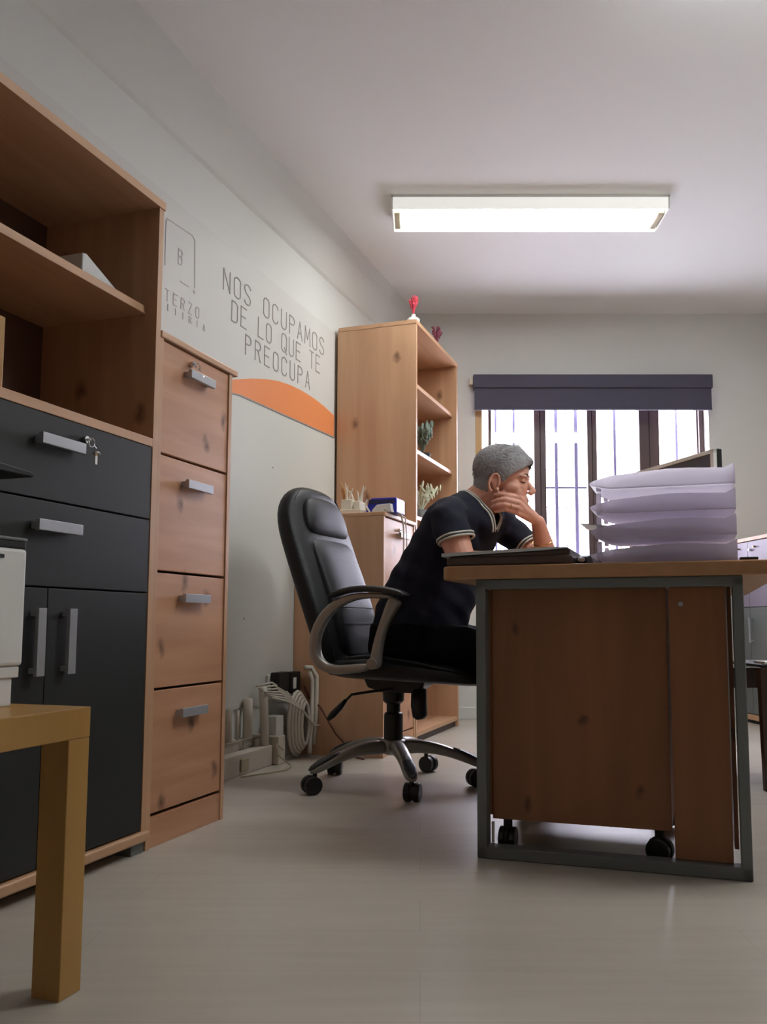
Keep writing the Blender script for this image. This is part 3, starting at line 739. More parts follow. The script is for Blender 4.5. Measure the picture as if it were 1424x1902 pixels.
for i, zb in enumerate(ZT):
    tray_at(zb, NM[i], i == 3)
    r = []
    x0, x1 = -.236, .098
    for k in range(21):
        u = k / 20; x = x0 + (x1 - x0) * u
        if i == 3: h = .008 + .034 * math.sin(PI * min(1, u * .62 + .02)) ** .9 + (.0 if u < .8 else 0)
        else: h = .012 + .016 * math.sin(PI * (u * .75 + .1))
        b0 = zb + .0036 + .020 * max(0, 1 - (x + .253) / (.357 * .17)) ** 1.8
        top_ = max(b0 + .0022, zb + h); r.append([(x, 2.195, top_ - .0016), (x, 2.41, top_ - .0016), (x, 2.41, top_), (x, 2.195, top_)])
    pp = MB(); pp.rings(r)
    single('paper_pile', pp, M['paper'], ['white papers in the bottom letter tray', 'white papers in the second letter tray from the bottom',
        'white papers in the third letter tray from the bottom', 'curved white paper heap in the topmost letter tray'][i], 'papers', (-.07, 2.3, zb + .0036), group='papers in the letter trays')
sl = MB()
sl.rings([[(-.278, 2.21, .862), (-.278, 2.21, .860), (-.278, 2.35, .860), (-.278, 2.35, .862)], [(-.18, 2.19, .848), (-.18, 2.19, .846), (-.18, 2.37, .846), (-.18, 2.37, .848)]])
single('loose_sheet', sl, M['grey_sheet'], 'sheet poking out of the left side of the letter tray stack', 'sheet', (-.23, 2.28, .846))

# monitor behind the trays, seen past its left side
mx, my = .962, 2.69
dv = Vector((-.34, 1, 0)).normalized(); nv = Vector((-1, -.34, 0)).normalized()
rotm = math.atan2(dv.y, dv.x) - PI / 2
mt = bpy.data.objects.new('monitor', None); COL.objects.link(mt)
mt.location = Vector((mx, my, .7522)) + dv * .25; mt.rotation_euler = (0, 0, rotm)
tag(mt, 'thin desktop monitor with pale bezel rising behind the letter trays', 'monitor')
# local: y along the screen width, -x towards the viewer side of the screen
def mp(name, mb, m, par=None, **k): return mb.build(name, m, par or mt, **k)
Z0 = .7522
def zl(z): return z - Z0
bz = MB()
bz.box(-.012, .002, -.25, .25, zl(1.152), zl(1.165)).box(-.012, .002, -.25, .25, zl(.84), zl(.86)).box(-.012, .002, -.25, -.234, zl(.84), zl(1.165)).box(-.012, .002, .234, .25, zl(.84), zl(1.165))
mp('bezel', bz, M['white'], bevel=.001)
mp('screen', MB().box(-.008, 0, -.234, .234, zl(.86), zl(1.152)), M['screen'])
mp('back_cover', MB().box(.002, .022, -.251, .251, zl(.838), zl(1.167)), M['black'], bevel=.003)
st = mp('stand', MB().box(.004, .03, -.03, .03, .012, .12), M['black'], bevel=.003)
mp('stand_base', MB().prism(rrect(-.08, .10, -.12, .12, .03), 'z', .0005, .012), M['black'], st, bevel=.002)

# ------------------------------------------------------------------ side table with printer
t = Thing('side_table', 'birch side table with a square leg in the left foreground', 'table', (-1.175, .9, 0))
t.part('tabletop', MB().box(-1.377, -.977, .65, 1.200, .410, .460), M['birch'], bevel=.0015)
for (a, b) in ((-1.033, 1.150), (-1.377, 1.150), (-1.033, .65), (-1.377, .65)):
    t.part('leg', MB().box(a, a + .0555, b, b + .0495, 0, .4098), M['birch'], bevel=.0015)
t = Thing('printer', 'white printer with a dark top band on the birch side table', 'printer', (-1.22, 1.0, .4602))
t.part('housing', MB().box(-1.340, -1.100, .78, 1.174, .528, .728), M['white'], bevel=.006, seg=3)
t.part('top_band', MB().box(-1.338, -1.102, .782, 1.172, .7285, .741), M['black'], bevel=.002)
t.part('top_cover', MB().box(-1.340, -1.100, .78, 1.174, .7412, .747), M['slate'], bevel=.002)
t.part('paper_drawer', MB().box(-1.335, -1.104, .785, 1.170, .508, .527), M['white'], bevel=.002)
t.part('base', MB().box(-1.330, -1.108, .80, 1.160, .4602, .508), M['white_mat'], bevel=.003)
t.part('logo', MB().box(-1.0998, -1.0985, 1.085, 1.121, .710, .716), M['black'])
t.part('power_mark', MB().box(-1.1078, -1.107, 1.130, 1.1325, .478, .492), M['edge_grey'])
# black tablet arm held above the printer on its post
t = Thing('tablet_stand', 'black pointed tray on a post above the white printer', 'stand', (-1.28, .92, .747))
t.part('tray', MB().prism([(.78, .872), (1.10, .871), (1.180, .866), (1.189, .861), (1.182, .857), (1.13, .857), (.78, .857)], 'x', -1.33, -1.103), M['black'], bevel=.002)
t.part('tray_underside', MB().prism([(.80, .857), (1.118, .857), (1.110, .844), (.80, .844)], 'x', -1.30, -1.12), M['black'])
t.part('post', MB().box(-1.30, -1.26, .88, .96, .7472, .844), M['black'], bevel=.003)

# ------------------------------------------------------------------ cabinet on the right by the window, dark chair
RD = Vector((.125, -.992, 0)).normalized(); RA = math.atan2(RD.y, RD.x)
t = Thing('low_cabinet', 'grey low cabinet, window sheen tinted on its upper drawers, at the right edge beyond the desk', 'cabinet', (1.975, 5.30, 0), frame=False, rot=RA)
# local: x runs towards the viewer along the front, -y is the front face side (towards the room)
def lp(n, mb, m, par=None, **k): return mb.build(n, m, par or t.e, **k)
fy = 0.0
lp('carcass', MB().box(0, 1.20, .020, .40, .055, 1.10), M['slate'])
lp('top_board', MB().box(-.005, 1.21, -.004, .41, 1.10, 1.122), M['pine_h'], bevel=.002)
lp('plinth', MB().box(0, 1.20, .0, .40, .022, .054), M['pine_h'], bevel=.002)
lp('plinth', MB().box(.01, 1.19, .02, .38, 0, .022), M['black'])
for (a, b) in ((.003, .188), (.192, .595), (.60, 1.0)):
    d = lp('drawer', MB().box(a, b, .001, .019, .70, 1.096), M['sheen_tint'], bevel=.001)
    lp('knob', MB().tube([(a + .035, .001, 1.045), (a + .035, -.014, 1.045)], .008, 12), M['chrome'], d)
    lp('key', MB().tube([(a + .085, .001, 1.06), (a + .085, -.012, 1.06)], .006, 10), M['brass'], d)
    d = lp('door', MB().box(a, b, .001, .019, .06, .696), M['slate'], bevel=.001)
    lp('handle', MB().box(a + .028, a + .042, -.028, -.018, .485, .635).box(a + .030, a + .040, -.018, .001, .492, .504).box(a + .030, a + .040, -.018, .001, .616, .628), M['alu'], d, bevel=.001)

t = Thing('side_chair', 'dark wooden chair leg and seat at the far right edge', 'chair', (1.42, 3.25, 0), frame=False)
for (a, b) in ((1.230, 3.07), (1.61, 3.07), (1.230, 3.44), (1.61, 3.44)):
    t.part('leg', MB().rings([[(a + .006, b, 0), (a + .030, b, 0), (a + .030, b + .028, 0), (a + .006, b + .028, 0)],
                              [(a, b, .44), (a + .040, b, .44), (a + .040, b + .035, .44), (a, b + .035, .44)]]), M['dark_wood'], bevel=.002)
t.part('apron', MB().box(1.270, 1.61, 3.078, 3.094, .30, .42), M['dark_wood'])
t.part('apron', MB().box(1.270, 1.61, 3.45, 3.466, .34, .42), M['dark_wood'])
t.part('seat', MB().box(1.236, 1.65, 3.075, 3.47, .4405, .452), M['black'], bevel=.006)
single('folded_paper', MB().box(1.26, 1.35, 3.10, 3.2, .4522, .460), M['white_mat'], 'white folded paper on the seat of the dark chair', 'paper', (1.28, 3.15, .4522), frame=False)

# ------------------------------------------------------------------ office chair
CA = math.radians(22)
ch = bpy.data.objects.new('office_chair', None); COL.objects.link(ch)
ch.location = (-.10, 3.2, 0); ch.rotation_euler = (0, 0, -CA)
tag(ch, 'black leather high-back office chair with silver loop armrests on a five-star base', 'office chair')
def cp(n, mb, m, par=None, label=None, **k):
    o = mb.build(n, m, par or ch, **k)
    if label: o['label'] = label
    return o
def sup(cx, cy, cz, ax, ay, half_a, half_b, p=2.6, n=28):
    """superellipse ring in the plane of the unit vectors ax, ay"""
    R = []
    for i in range(n):
        q = 2 * PI * i / n; c, s = math.cos(q), math.sin(q)
        u = math.copysign(abs(c) ** (2 / p), c) * half_a; v = math.copysign(abs(s) ** (2 / p), s) * half_b
        R.append(Vector((cx, cy, cz)) + ax * u + ay * v)
    return R
Yv = Vector((0, 1, 0))
def loft_back(mb, pts, p=2.8):
    """pts: x, z, half width, half thickness; ring plane follows the spine"""
    for_r = []
    for i, (x, z, hw, ht) in enumerate(pts):
        a = pts[max(0, i - 1)]; b = pts[min(len(pts) - 1, i + 1)]
        tn = Vector((b[0] - a[0], 0, b[1] - a[1])).normalized(); nn = Vector((tn.z, 0, -tn.x))
        for_r.append(sup(x, 0, z, Yv, nn, hw, ht, p))
    return mb.rings(for_r)
bk = [(-.165, .405, .15, .018), (-.170, .425, .215, .040), (-.185, .50, .238, .052), (-.208, .585, .247, .058), (-.240, .68, .252, .060), (-.275, .775, .252, .060),
      (-.310, .87, .252, .060), (-.340, .955, .250, .060), (-.358, 1.02, .238, .056), (-.362, 1.07, .210, .050), (-.357, 1.105, .170, .040), (-.350, 1.125, .115, .026), (-.346, 1.132, .05, .010)]
back = cp('backrest', loft_back(MB(), bk), M['leather'], smooth=True, sub=1)
ip = [(-0.143, .47, .12, .012), (-0.146, .50, .155, .030), (-0.168, .60, .168, .040), (-0.198, .69, .172, .042), (-0.234, .79, .172, .040), (-0.266, .875, .170, .036), (-0.284, .915, .16, .022), (-0.290, .928, .12, .010)]
cp('back_cushion', loft_back(MB(), ip, 3.2), M['leather_smooth'], back, smooth=True, sub=1)
hp = [(-0.292, .93, .11, .010), (-0.290, .940, .160, .028), (-0.300, .975, .168, .040), (-0.314, 1.02, .162, .040), (-0.320, 1.06, .145, .032), (-0.324, 1.085, .11, .018), (-0.326, 1.093, .06, .008)]
cp('headrest', loft_back(MB(), hp, 3.2), M['leather_smooth'], back, smooth=True, sub=1)
for z_, x_, wd in ((.66, -.148, .150), (.60, -.136, .150), (.72, -.170, .150)):
    cp('seam', MB().tube([(x_ + .012 - .04 * (abs(y) / .17) ** 4, y, z_ + .0) for y in [wd * (i / 8 - 1) for i in range(17)]], .002, 6), M['leather'], back)
def rimside(sg):
    P = []
    for (x, z, hw, ht) in bk[1:-2]:
        P.append((x + ht * .62, sg * hw * .86, z))
    return P
for sg in (-1, 1):
    cp('piping', MB().tube(rimside(sg), .0035, 6), M['leather'], back, smooth=True)
# seat
Xv = Vector((1, 0, 0)); Zv = Vector((0, 0, 1))
def loft_x(mb, pts, p=3.0):
    return mb.rings([sup(x, 0, z, Yv, Zv, hw, hh, p) for (x, z, hh, hw) in pts])
st_ = [(-.185, .435, .010, .14), (-.170, .436, .030, .205), (-.13, .440, .044, .245), (-.02, .442, .048, .262), (.12, .438, .048, .264), (.24, .430, .044, .262), (.33, .420, .038, .255), (.39, .410, .028, .238), (.42, .405, .018, .20), (.432, .403, .006, .13)]
seat = cp('seat', loft_x(MB(), st_), M['leather'], smooth=True, sub=1)
cp('seat_piping', MB().tube([(-.10, -.245, .475), (0, -.25, .482), (.08, -.25, .480), (.18, -.252, .468), (.26, -.25, .452), (.34, -.24, .436), (.39, -.21, .424)], .005, 8), M['leather_smooth'], seat, smooth=True)
# mechanism, column, lever
mech = cp('mechanism', MB().prism([(-.10, .394), (-.085, .362), (-.03, .345), (.10, .345), (.14, .372), (.15, .394)], 'y', -.055, .055).lathe((0, 0, .300), [(.030, 0), (.040, .012), (.042, .05)], 20), M['plastic'], bevel=.006)
cp('lever', MB().tube([(.02, -.06, .358), (-.04, -.12, .352), (-.10, -.15, .342), (-.125, -.16, .315)], .005, 8), M['plastic'], mech, smooth=True)
cp('lever_grip', MB().tube([(-.120, -.158, .322), (-.14, -.165, .296), (-.165, -.172, .270), (-.182, -.176, .252)], [.007, .012, .013, .008], 10), M['plastic'], mech, smooth=True)
cp('tension_knob', MB().tube([(.115, -.03, .36), (.115, -.03, .30), (.12, -.03, .262), (.122, -.03, .250)], [.028, .030, .028, .016], 16), M['plastic'], mech, smooth=True)
cp('gas_column', MB().lathe((0, 0, .155), [(.036, 0), (.036, .10), (.034, .11), (.026, .115), (.026, .16)], 24), M['plastic'], bevel=.001)
# base: hub and five arms, each with its castor
hub = cp('base_hub', MB().lathe((0, 0, .115), [(.036, 0), (.050, .008), (.052, .035), (.044, .052), (.036, .055)], 28), M['silver_plastic'], smooth=False, bevel=.002)
for kk in range(5):
    wa = math.radians(-77 + 72 * kk)            # world heading of this arm
    a = wa + CA
    d = Vector((math.cos(a), math.sin(a), 0)); nrm = Vector((-d.y, d.x, 0))
    sec = [(.030, .140, .032, .030), (.09, .147, .029, .026), (.16, .139, .026, .022), (.23, .119, .025, .019), (.28, .099, .026, .018), (.315, .085, .024, .016), (.338, .077, .012, .008)]
    rg = [sup((d * r_).x, (d * r_).y, z_, nrm, Zv, hw, hh, 2.6, 16) for (r_, z_, hw, hh) in sec]
    arm = cp('base_leg', MB().rings(rg), M['silver_plastic'], smooth=True, sub=1)
    pr = [(.225, .136, .012, .006), (.26, .124, .020, .008), (.30, .108, .022, .007), (.33, .092, .016, .005), (.342, .084, .004, .002)]
    cp('leg_pad', MB().rings([sup((d * r_).x, (d * r_).y, z_, nrm, Zv, hw, hh, 2.6, 14) for (r_, z_, hw, hh) in pr]), M['pad'], arm, smooth=True)
    q = d * .318
    tw = a + 1.1 + kk * .9
    wd_ = Vector((math.cos(tw), math.sin(tw), 0))
    off = Vector((-wd_.y, wd_.x, 0)) * .012
    cast = cp('caster', MB().tube([q + Vector((0, 0, .05)), q + Vector((0, 0, .080))], .008, 10), M['plastic'], arm)
    c = q + off + Vector((0, 0, .0325))
    for sg in (-1, 1):
        MB().tube([c + wd_ * sg * .005, c + wd_ * sg * .027], .032, 24).build('caster_wheel', M['plastic'], arm, bevel=.004)
    MB().tube([c - wd_ * .028, c + wd_ * .028], [.027, .027], 16).build('caster_hood', M['plastic'], arm)
# armrests: flat silver loop with a dark pad on top
def arm_loop(y0):
    A = []
    def band(pts, wds, th):
        mb = MB(); r = []
        for i, p in enumerate(pts):
            a = pts[max(0, i - 1)]; b = pts[min(len(pts) - 1, i + 1)]
            tn = Vector((b[0] - a[0], 0, b[1] - a[1])).normalized(); nn = Vector((tn.z, 0, -tn.x))
            r.append(sup(p[0], y0, p[1], nn, Yv, wds[i], th, 3.0, 14))
        return mb.rings(r)
    loop = [(.135, .688), (.05, .700), (-.03, .694), (-.09, .672), (-.135, .636), (-.166, .590), (-.182, .535), (-.176, .485), (-.152, .452), (-.110, .437), (-.05, .440), (.045, .452)]
    wl_ = [.008, .010, .013, .017, .020, .021, .021, .021, .019, .017, .016, .016]
    fr_ = cp('armrest', band(loop, wl_, .020), M['silver_plastic'], smooth=True, sub=1, label='silver loop armrest')
    strut = [(.140, .690), (.118, .655), (.098, .615), (.078, .565), (.066, .520), (.058, .465), (.056, .445)]
    cp('arm_strut', band(strut, [.030, .024, .018, .016, .018, .022, .020], .020), M['silver_plastic'], fr_, smooth=True, sub=1)
    cp('bolt_cap', MB().tube([(.052, y0 - .024, .462), (.052, y0 + .024, .462)], .020, 18), M['silver_plastic'], fr_, bevel=.003)
    pd = [(-.125, .692), (-.10, .704), (-.05, .718), (0, .722), (.06, .720), (.12, .712), (.165, .700), (.182, .692)]
    cp('arm_pad', band(pd, [.004, .009, .011, .012, .012, .012, .010, .004], .032), M['pad'], fr_, smooth=True, sub=1, label='dark arm pad')
arm_loop(-.285); arm_loop(.285)

# ------------------------------------------------------------------ the man
man = bpy.data.objects.new('person', None); COL.objects.link(man)
man.location = (-.10, 3.15, 0); man.rotation_euler = (0, 0, -math.radians(18))
tag(man, 'grey-haired person in navy V-neck shirt leaning on the desk, chin on hand', 'person')
def V(*a): return Vector(a)
def remeshed(mb, name, m, par, voxel, it, cut=None, disp=None, smooth_f=.5):
    bm = mb.bm
    bmesh.ops.recalc_face_normals(bm, faces=bm.faces)
    me = bpy.data.meshes.new('tmp'); bm.to_mesh(me); bm.free()
    ob = bpy.data.objects.new('tmp', me); COL.objects.link(ob)
    r = ob.modifiers.new('r', 'REMESH'); r.mode = 'VOXEL'; r.voxel_size = voxel; r.adaptivity = 0
    s = ob.modifiers.new('s', 'SMOOTH'); s.factor = smooth_f; s.iterations = it
    dg = bpy.context.evaluated_depsgraph_get(); dg.update()
    me2 = bpy.data.meshes.new_from_object(ob.evaluated_get(dg))
    bpy.data.objects.remove(ob); bpy.data.meshes.remove(me)
    if cut or disp:
        b2 = bmesh.new(); b2.from_mesh(me2)
        if cut: bmesh.ops.delete(b2, geom=[v for v in b2.verts if cut(v.co)], context='VERTS')
        if disp:
            b2.normal_update()
            for v in b2.verts: v.co += disp(v.co, v.normal)
        b2.to_mesh(me2); b2.free()
    me2.name = name; me2.materials.clear(); me2.materials.append(m)
    for p in me2.polygons: p.use_smooth = True
    o = bpy.data.objects.new(name, me2); COL.objects.link(o); o.parent = par
    return o
def elp(mb, c, r, pitch=0, yaw=0, roll=0):
    e = Matrix.Rotation(math.radians(yaw), 3, 'Z') @ Matrix.Rotation(math.radians(pitch), 3, 'Y') @ Matrix.Rotation(math.radians(roll), 3, 'X')
    mb.ball(c, r, rot=e.to_quaternion(), u=32, v=20)
def torso_loft(mb, rows, grow=0.0):
    R = []
    for (z, xc, rx, ry, yaw, yc) in rows:
        a = math.radians(-yaw); fx = Vector((math.cos(a), math.sin(a), 0)); fy_ = Vector((-math.sin(a), math.cos(a), 0))
        R.append(sup(xc, yc, z, fx, fy_, rx + grow, ry + grow, 2.3, 40))
    mb.rings(R)
ROWS = [(.47, .08, .11, .155, 0, 0), (.50, .09, .150, .175, 0, 0), (.56, .10, .165, .185, 0, 0), (.62, .112, .172, .182, 3, 0), (.67, .128, .178, .176, 6, 0),
        (.72, .145, .172, .172, 9, 0), (.78, .168, .162, .170, 12, 0), (.84, .203, .149, .170, 15, 0), (.90, .236, .140, .172, 19, 0), (.95, .262, .130, .174, 23, 0),
        (.99, .278, .117, .170, 26, 0), (1.02, .280, .106, .158, 28, 0), (1.045, .289, .080, .120, 28, 0), (1.065, .298, .055, .078, 26, 0), (1.08, .302, .035, .045, 26, 0)]
body = MB()
torso_loft(body, ROWS, -.016)
# neck and head
body.capsule((.285, -.005, 1.01), (.385, 0, 1.09), .062, .056)
body.capsule((.36, 0, 1.03), (.40, 0, 1.10), .050, .056)
elp(body, (.420, 0, 1.150), (.094, .074, .088), pitch=14)      # cranium
elp(body, (.395, 0, 1.165), (.078, .073, .078))
elp(body, (.452, 0, 1.150), (.066, .062, .060), pitch=14)      # forehead
elp(body, (.462, 0, 1.085), (.050, .056, .062), pitch=10)      # mid face
elp(body, (.478, 0, 1.128), (.040, .053, .030), pitch=12)      # brow
elp(body, (.445, 0, 1.045), (.052, .054, .042), pitch=22)      # jaw
elp(body, (.476, 0, 1.008), (.026, .030, .020), pitch=20)      # chin
elp(body, (.487, 0, 1.040), (.028, .032, .026), pitch=12)      # mouth mound
elp(body, (.497, 0, 1.046), (.015, .022, .006), pitch=5)
elp(body, (.493, 0, 1.031), (.015, .020, .006), pitch=5)
for s in (-1, 1):
    elp(body, (.462, s * .046, 1.080), (.030, .018, .022))     # cheekbone
    elp(body, (.480, s * .036, 1.062), (.020, .018, .022))
    elp(body, (.430, s * .054, 1.045), (.022, .010, .030), pitch=25)   # jaw angle
    elp(body, (.522, s * .010, 1.066), (.010, .008, .008))     # nostril wings
    elp(body, (.497, s * .031, 1.108), (.012, .014, .009))     # eyelids
    elp(body, (.504, s * .028, 1.124), (.012, .022, .007), roll=s * -8)  # brow ridge
body.capsule((.510, 0, 1.108), (.530, 0, 1.074), .0085, .0115) # nose
body.ball((.529, 0, 1.070), (.011, .011, .009))
# ears
for s in (-1, 1):
    er = MB()
    c = V(.408, s * .078, 1.098)
    rim = []
    for i in range(15):
        q = math.radians(-120 + 285 * i / 14)
        rr = (.021 + (.003 if math.sin(q) > 0 else -.004))
        p = V(-.002 + rr * math.cos(q + math.radians(90)) * -1, 0, 0)
        rim.append(c + V(.018 * math.sin(q) * -1 + .004 * math.cos(q), s * .004 * (1 + math.sin(q)), .031 * math.cos(q) - .003 * math.sin(q)))
    body.tube(rim, [.0052] * 15, 8)
    elp(body, (c.x + .002, c.y - s * .004, c.z), (.014, .005, .026), yaw=s * -12, pitch=-8)
    body.ball((c.x + .010, c.y - s * .001, c.z - .026), (.008, .005, .009))
    body.ball((c.x + .016, c.y - s * .004, c.z - .002), (.006, .005, .008))
# arms
def hand(mb, wrist, kn, tips, rad, thumb):
    """palm from the wrist to the four knuckles, fingers of three bent segments"""
    wrist = Vector(wrist)
    kc = sum((Vector(k) for k in kn), Vector()) / 4
    for k in kn:
        k = Vector(k); mb.capsule(wrist.lerp(k, .18), k, .015, .0105, 12)
    mb.capsule(wrist.lerp(kc, .2), wrist.lerp(kc, .8), .019, .016, 12)
    for k, pts, r in zip(kn, tips, rad):
        P = [Vector(k)] + [Vector(p) for p in pts]
        for i in range(len(P) - 1): mb.capsule(P[i], P[i + 1], r * (1 - .10 * i), r * (1 - .10 * (i + 1)), 12)
    P = [Vector(p) for p in thumb]
    rr = [.016, .0125, .0105, .0085]
    for i in range(len(P) - 1): mb.capsule(P[i], P[i + 1], rr[i], rr[i + 1], 12)
# far (left) arm: elbow on the desk, hand up under the jaw
EL = V(.555, .135, .797); SH = V(.375, .185, .985); WR = V(.540, .045, .965)
body.capsule(SH, EL, .052, .040)
body.capsule(EL, V(.555, .110, .86), .040, .040)
body.capsule(V(.555, .110, .86), WR, .040, .0255)
kn = [V(.492, -.040, 1.043), V(.490, -.052, 1.024), V(.486, -.055, 1.006), V(.484, -.050, .990)]
tips = [[V(.452, -.066, 1.052), V(.428, -.072, 1.056), V(.409, -.073, 1.055)],
        [V(.446, -.076, 1.036), V(.420, -.079, 1.035), V(.400, -.076, 1.029)],
        [V(.443, -.078, 1.018), V(.418, -.079, 1.016), V(.397, -.074, 1.012)],
        [V(.447, -.072, 1.001), V(.427, -.073, .998), V(.409, -.070, .995)]]
hand(body, WR, kn, tips, [.0098, .0100, .0096, .0085], [V(.530, .035, .985), V(.515, .050, 1.005), V(.490, .062, 1.018), V(.468, .066, 1.028)])
# near (right) arm: upper arm down to the desk edge, forearm lying along the desk
ER = V(.335, -.235, .800); SR = V(.270, -.174, .952)
body.capsule(SR, ER, .055, .044)
body.capsule(V(.298, -.218, .89), ER, .051, .045)
body.capsule(ER, V(.48, -.20, .801), .044, .042)
body.capsule(V(.48, -.20, .801), V(.60, -.15, .787), .042, .027)
kn = [V(.685, -.098, .779), V(.690, -.120, .781), V(.688, -.141, .779), V(.680, -.160, .776)]
tips = [[k + V(.038, .006 - i * .004, -.002), k + V(.060, .008 - i * .006, -.010), k + V(.076, .009 - i * .007, -.014)] for i, k in enumerate(kn)]
hand(body, V(.61, -.145, .785), kn, tips, [.0095, .0098, .0094, .0084], [V(.63, -.125, .780), V(.655, -.095, .775), V(.680, -.075, .772), V(.700, -.066, .770)])
# legs (under the trousers)
for s in (-1, 1):
    body.capsule(V(.10, s * .095, .530), V(.50, s * .125, .515), .070, .050)
    body.capsule(V(.50, s * .125, .515), V(.53, s * .13, .10), .048, .034)
    body.capsule(V(.53, s * .13, .07), V(.66, s * .14, .040), .034, .026)
bo = remeshed(body, 'body', M['skin'], man, .0034, 3)

# shirt
sr = MB()
torso_loft(sr, ROWS, 0.0)
sr.capsule(V(.262, -.130, .985), V(.266, -.178, .958), .064, .066)
sr.capsule(V(.266, -.178, .958), V(.306, -.222, .880), .066, .062)
sr.capsule(V(.306, -.222, .880), V(.312, -.224, .850), .062, .060)
sr.capsule(V(.292, 0, 1.00), V(.308, -.004, 1.034), .070, .063)
sr.capsule(V(.340, .10, .985), V(.378, .180, .975), .070, .066)
sr.capsule(V(.378, .180, .975), V(.48, .155, .885), .064, .056)
sr.capsule(V(.30, 0, 1.01), V(.345, -.03, .96), .075, .075)
def folds(p, n):
    return n * (.0020 * math.sin(p.z * 75 + p.x * 40 + p.y * 30) + .0016 * math.sin(p.x * 90 - p.z * 35))
shirt = remeshed(sr, 'shirt', M['shirt'], man, .006, 5, disp=folds)
YW_ = math.radians(-26); FD = V(math.cos(YW_), math.sin(YW_), 0); LD = V(-math.sin(YW_), math.cos(YW_), 0)
def open_edge(me, co, no, inside, keep_faces=True):
    """cut an opening with a clean edge and return its rim as ordered points"""
    b_ = bmesh.new(); b_.from_mesh(me)
    vs = [v for v in b_.verts if inside(v.co)]
    st = set(vs)
    es = [e for e in b_.edges if e.verts[0] in st and e.verts[1] in st]
    fs = [f for f in b_.faces if all(v in st for v in f.verts)]
    r = bmesh.ops.bisect_plane(b_, geom=vs + es + fs, plane_co=co, plane_no=no, clear_outer=True, dist=1e-5)
    rim = [e for e in r['geom_cut'] if isinstance(e, bmesh.types.BMEdge)]
    adj = {}
    for e in rim:
        for v in e.verts: adj.setdefault(v, []).append(e.other_vert(v))
    chains = []; seen = set()
    for st_v in sorted(adj, key=lambda v: len(adj[v])):
        if st_v in seen: continue
        c = [st_v]; seen.add(st_v)
        while True:
            nx = [v for v in adj[c[-1]] if v not in seen]
            if not nx: break
            c.append(nx[0]); seen.add(nx[0])
        chains.append([v.co.copy() for v in c])
    b_.to_mesh(me); b_.free()
    return max(chains, key=len) if chains else []
n0 = V(.250, -.05, -.97).normalized(); c0 = V(.305, -.222, .884)
rimN = open_edge(shirt.data, c0, n0, lambda p: (p - c0).cross(n0).length < .080 and p.z < .93 and p.y < -.10)
n1 = (EL - SH).normalized(); c1 = V(.482, .154, .883)
rimF = open_edge(shirt.data, c1, n1, lambda p: (p - c1).cross(n1).length < .085 and p.x > .40 and p.y > .05)
VB = V(.402, -.060, .925); CN = V(.9, -.44, 0)
nA = V(-.084, 0, .152).cross(CN).normalized(); nB = CN.cross(V(-.04, .12, .135)).normalized()
zone = lambda p: p.z > .90 and (p - V(.30, 0, 1.0)).dot(FD) > -.01 and abs((p - VB).dot(LD)) < .10
b_ = bmesh.new(); b_.from_mesh(shirt.data)
bmesh.ops.bisect_plane(b_, geom=b_.verts[:] + b_.edges[:] + b_.faces[:], plane_co=VB, plane_no=LD, dist=1e-6)
b_.to_mesh(shirt.data); b_.free()
rimA = open_edge(shirt.data, VB, nA, lambda p: zone(p) and (p - VB).dot(LD) <= 1e-5)
rimB = open_edge(shirt.data, VB, nB, lambda p: zone(p) and (p - VB).dot(LD) >= -1e-5)
tree = BVHTree.FromPolygons([v.co.copy() for v in shirt.data.vertices], [tuple(p.vertices) for p in shirt.data.polygons])
def smooth_path(P, closed, it=8):
    for _ in range(it):
        n = len(P)
        P = [(P[i - 1] + P[i] * 2 + P[(i + 1) % n]) / 4 if closed or 0 < i < n - 1 else P[i] for i in range(n)]
    return P[::2]
def stripes(P, no, name, closed, offs=(0, .0062, .012), rad=.0036):
    P = smooth_path(P, closed)
    for o_, m_ in zip(offs, ('trim', 'trim_dark', 'trim')):
        Q = []
        for p in P:
            loc, n, i, d = tree.find_nearest(p - no * o_)
            Q.append(loc + n * .0012)
        MB().tube(smooth_path(Q, closed, 2) if False else Q, rad if m_ == 'trim' else rad * .8, 7, closed=closed).build(name, M[m_], shirt, smooth=True)
stripes(rimN, n0, 'sleeve_trim', True, rad=.0042)
stripes(rimF, n1, 'sleeve_trim', True)
stripes(rimA, nA, 'collar_trim', False)
stripes(rimB, nB, 'collar_trim', False)

# trousers, shoes
tr = MB()
torso_loft(tr, [(.45, .08, .12, .165, 0, 0), (.50, .085, .158, .184, 0, 0), (.56, .095, .168, .190, 0, 0), (.60, .10, .165, .182, 0, 0)], .004)
for s in (-1, 1):
    tr.capsule(V(.10, s * .095, .520), V(.50, s * .125, .512), .086, .066)
    tr.capsule(V(.50, s * .125, .512), V(.528, s * .13, .12), .064, .052)
remeshed(tr, 'trousers', M['trouser'], man, .008, 5, disp=folds)
for s in (-1, 1):
    so = MB()
    so.capsule(V(.505, s * .13, .045), V(.60, s * .135, .045), .042, .038); so.capsule(V(.58, s * .135, .040), V(.70, s * .145, .034), .038, .030)
    so.capsule(V(.525, s * .13, .05), V(.53, s * .13, .09), .040, .040)
    remeshed(so, 'shoe', M['black'], man, .006, 3, cut=lambda p: p.z < .002)

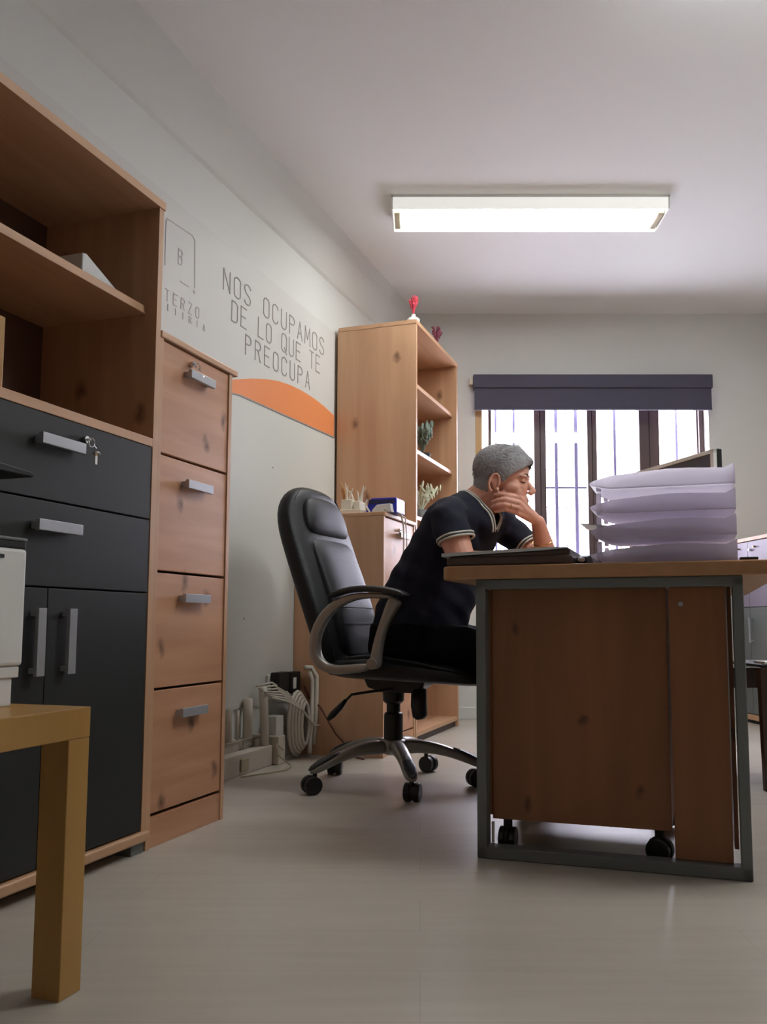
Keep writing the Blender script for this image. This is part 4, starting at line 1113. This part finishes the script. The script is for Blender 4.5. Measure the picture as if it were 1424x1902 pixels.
# hair: a cropped cap with a short fringe, cut along the hairline
hr = MB()
elp(hr, (.420, 0, 1.152), (.105, .084, .098), pitch=14)
elp(hr, (.398, 0, 1.168), (.088, .083, .084))
elp(hr, (.452, 0, 1.164), (.077, .072, .062), pitch=14)
elp(hr, (.378, 0, 1.105), (.066, .070, .062))
hr.capsule(V(.465, 0, 1.20), V(.515, 0, 1.180), .048, .020)
for s in (-1, 1): hr.capsule(V(.436, s * .064, 1.150), V(.438, s * .0625, 1.106), .020, .0125)
hr.capsule(V(.505, -.015, 1.184), V(.534, -.015, 1.175), .016, .006)
HL = [(.28, 1.062), (.345, 1.064), (.380, 1.070), (.388, 1.125), (.418, 1.138), (.426, 1.104), (.445, 1.100), (.456, 1.116), (.484, 1.136), (.510, 1.152), (.528, 1.167), (.56, 1.172)]
def hl(x):
    for (a, za), (b, zb) in zip(HL[:-1], HL[1:]):
        if x <= b: return za + (zb - za) * max(0, x - a) / (b - a)
    return 1.172
def hcut(p): return p.z < hl(p.x) - .002
def hd(p, n): return n * random.uniform(-.0007, .0009)
remeshed(hr, 'hair', M['hair'], man, .0045, 4, cut=hcut, disp=hd)
tf = MB(); tl = MB()
for i in range(1900):
    th = random.uniform(-2.9, 2.9); ph = random.uniform(-.3, 1.5)
    d = V(math.cos(ph) * math.cos(th), math.cos(ph) * math.sin(th), math.sin(ph))
    p = V(.415 + d.x * .106, d.y * .0845, 1.157 + d.z * .0935)
    if p.z < hl(p.x) + .008 or p.x > .51: continue
    g = V(1, 0, -.25) if p.z > 1.17 else V(.35, 0, -1)
    g = (g - d * g.dot(d)).normalized()
    q = p - d * .002; e = p + g * random.uniform(.008, .016) + d * .0015
    (tl if p.z > 1.185 and random.random() < .6 else tf).tube([q, e], [.0013, .0004], 4)
tf.build('hair_tufts', M['hair'], man); tl.build('silver_hair_tufts', M['hair_light'], man)
# brows, lashes, lips
for s in (-1, 1):
    MB().tube([(.517, s * .012, 1.126), (.514, s * .026, 1.131), (.503, s * .040, 1.128), (.492, s * .048, 1.121)], [.002, .0032, .003, .0016], 7).build('eyebrow', M['brow'], man)
    MB().tube([(.509, s * .020, 1.103), (.508, s * .028, 1.101), (.501, s * .038, 1.101), (.492, s * .044, 1.104)], [.001, .0018, .0018, .001], 6).build('eyelashes', M['eye'], man)
MB().tube([(.504, -.022, 1.036), (.511, -.010, 1.038), (.513, 0, 1.039), (.511, .010, 1.038), (.504, .022, 1.036)], [.001, .0028, .0034, .0028, .001], 7).build('lips', M['lip'], man)
# ring and bracelet
k0, k1 = V(.486, -.055, 1.006), V(.443, -.078, 1.018)
c = k0.lerp(k1, .55); n = (k1 - k0).normalized(); a = n.orthogonal().normalized(); b = n.cross(a)
tag(MB().tube([c + (a * math.cos(q) + b * math.sin(q)) * .0102 for q in [2 * PI * i / 20 for i in range(20)]], .0014, 6, closed=True).build('ring', M['gold'], man), 'gold ring on the finger')
c = V(.553, .105, .872).lerp(WR, .30); n = (WR - V(.555, .110, .86)).normalized(); a = n.orthogonal().normalized(); b = n.cross(a)
tag(MB().tube([c + (a * math.cos(q) + b * math.sin(q)) * .0375 for q in [2 * PI * i / 28 for i in range(28)]], .0016, 6, closed=True).build('bracelet', M['gold'], man), 'thin metal bracelet')
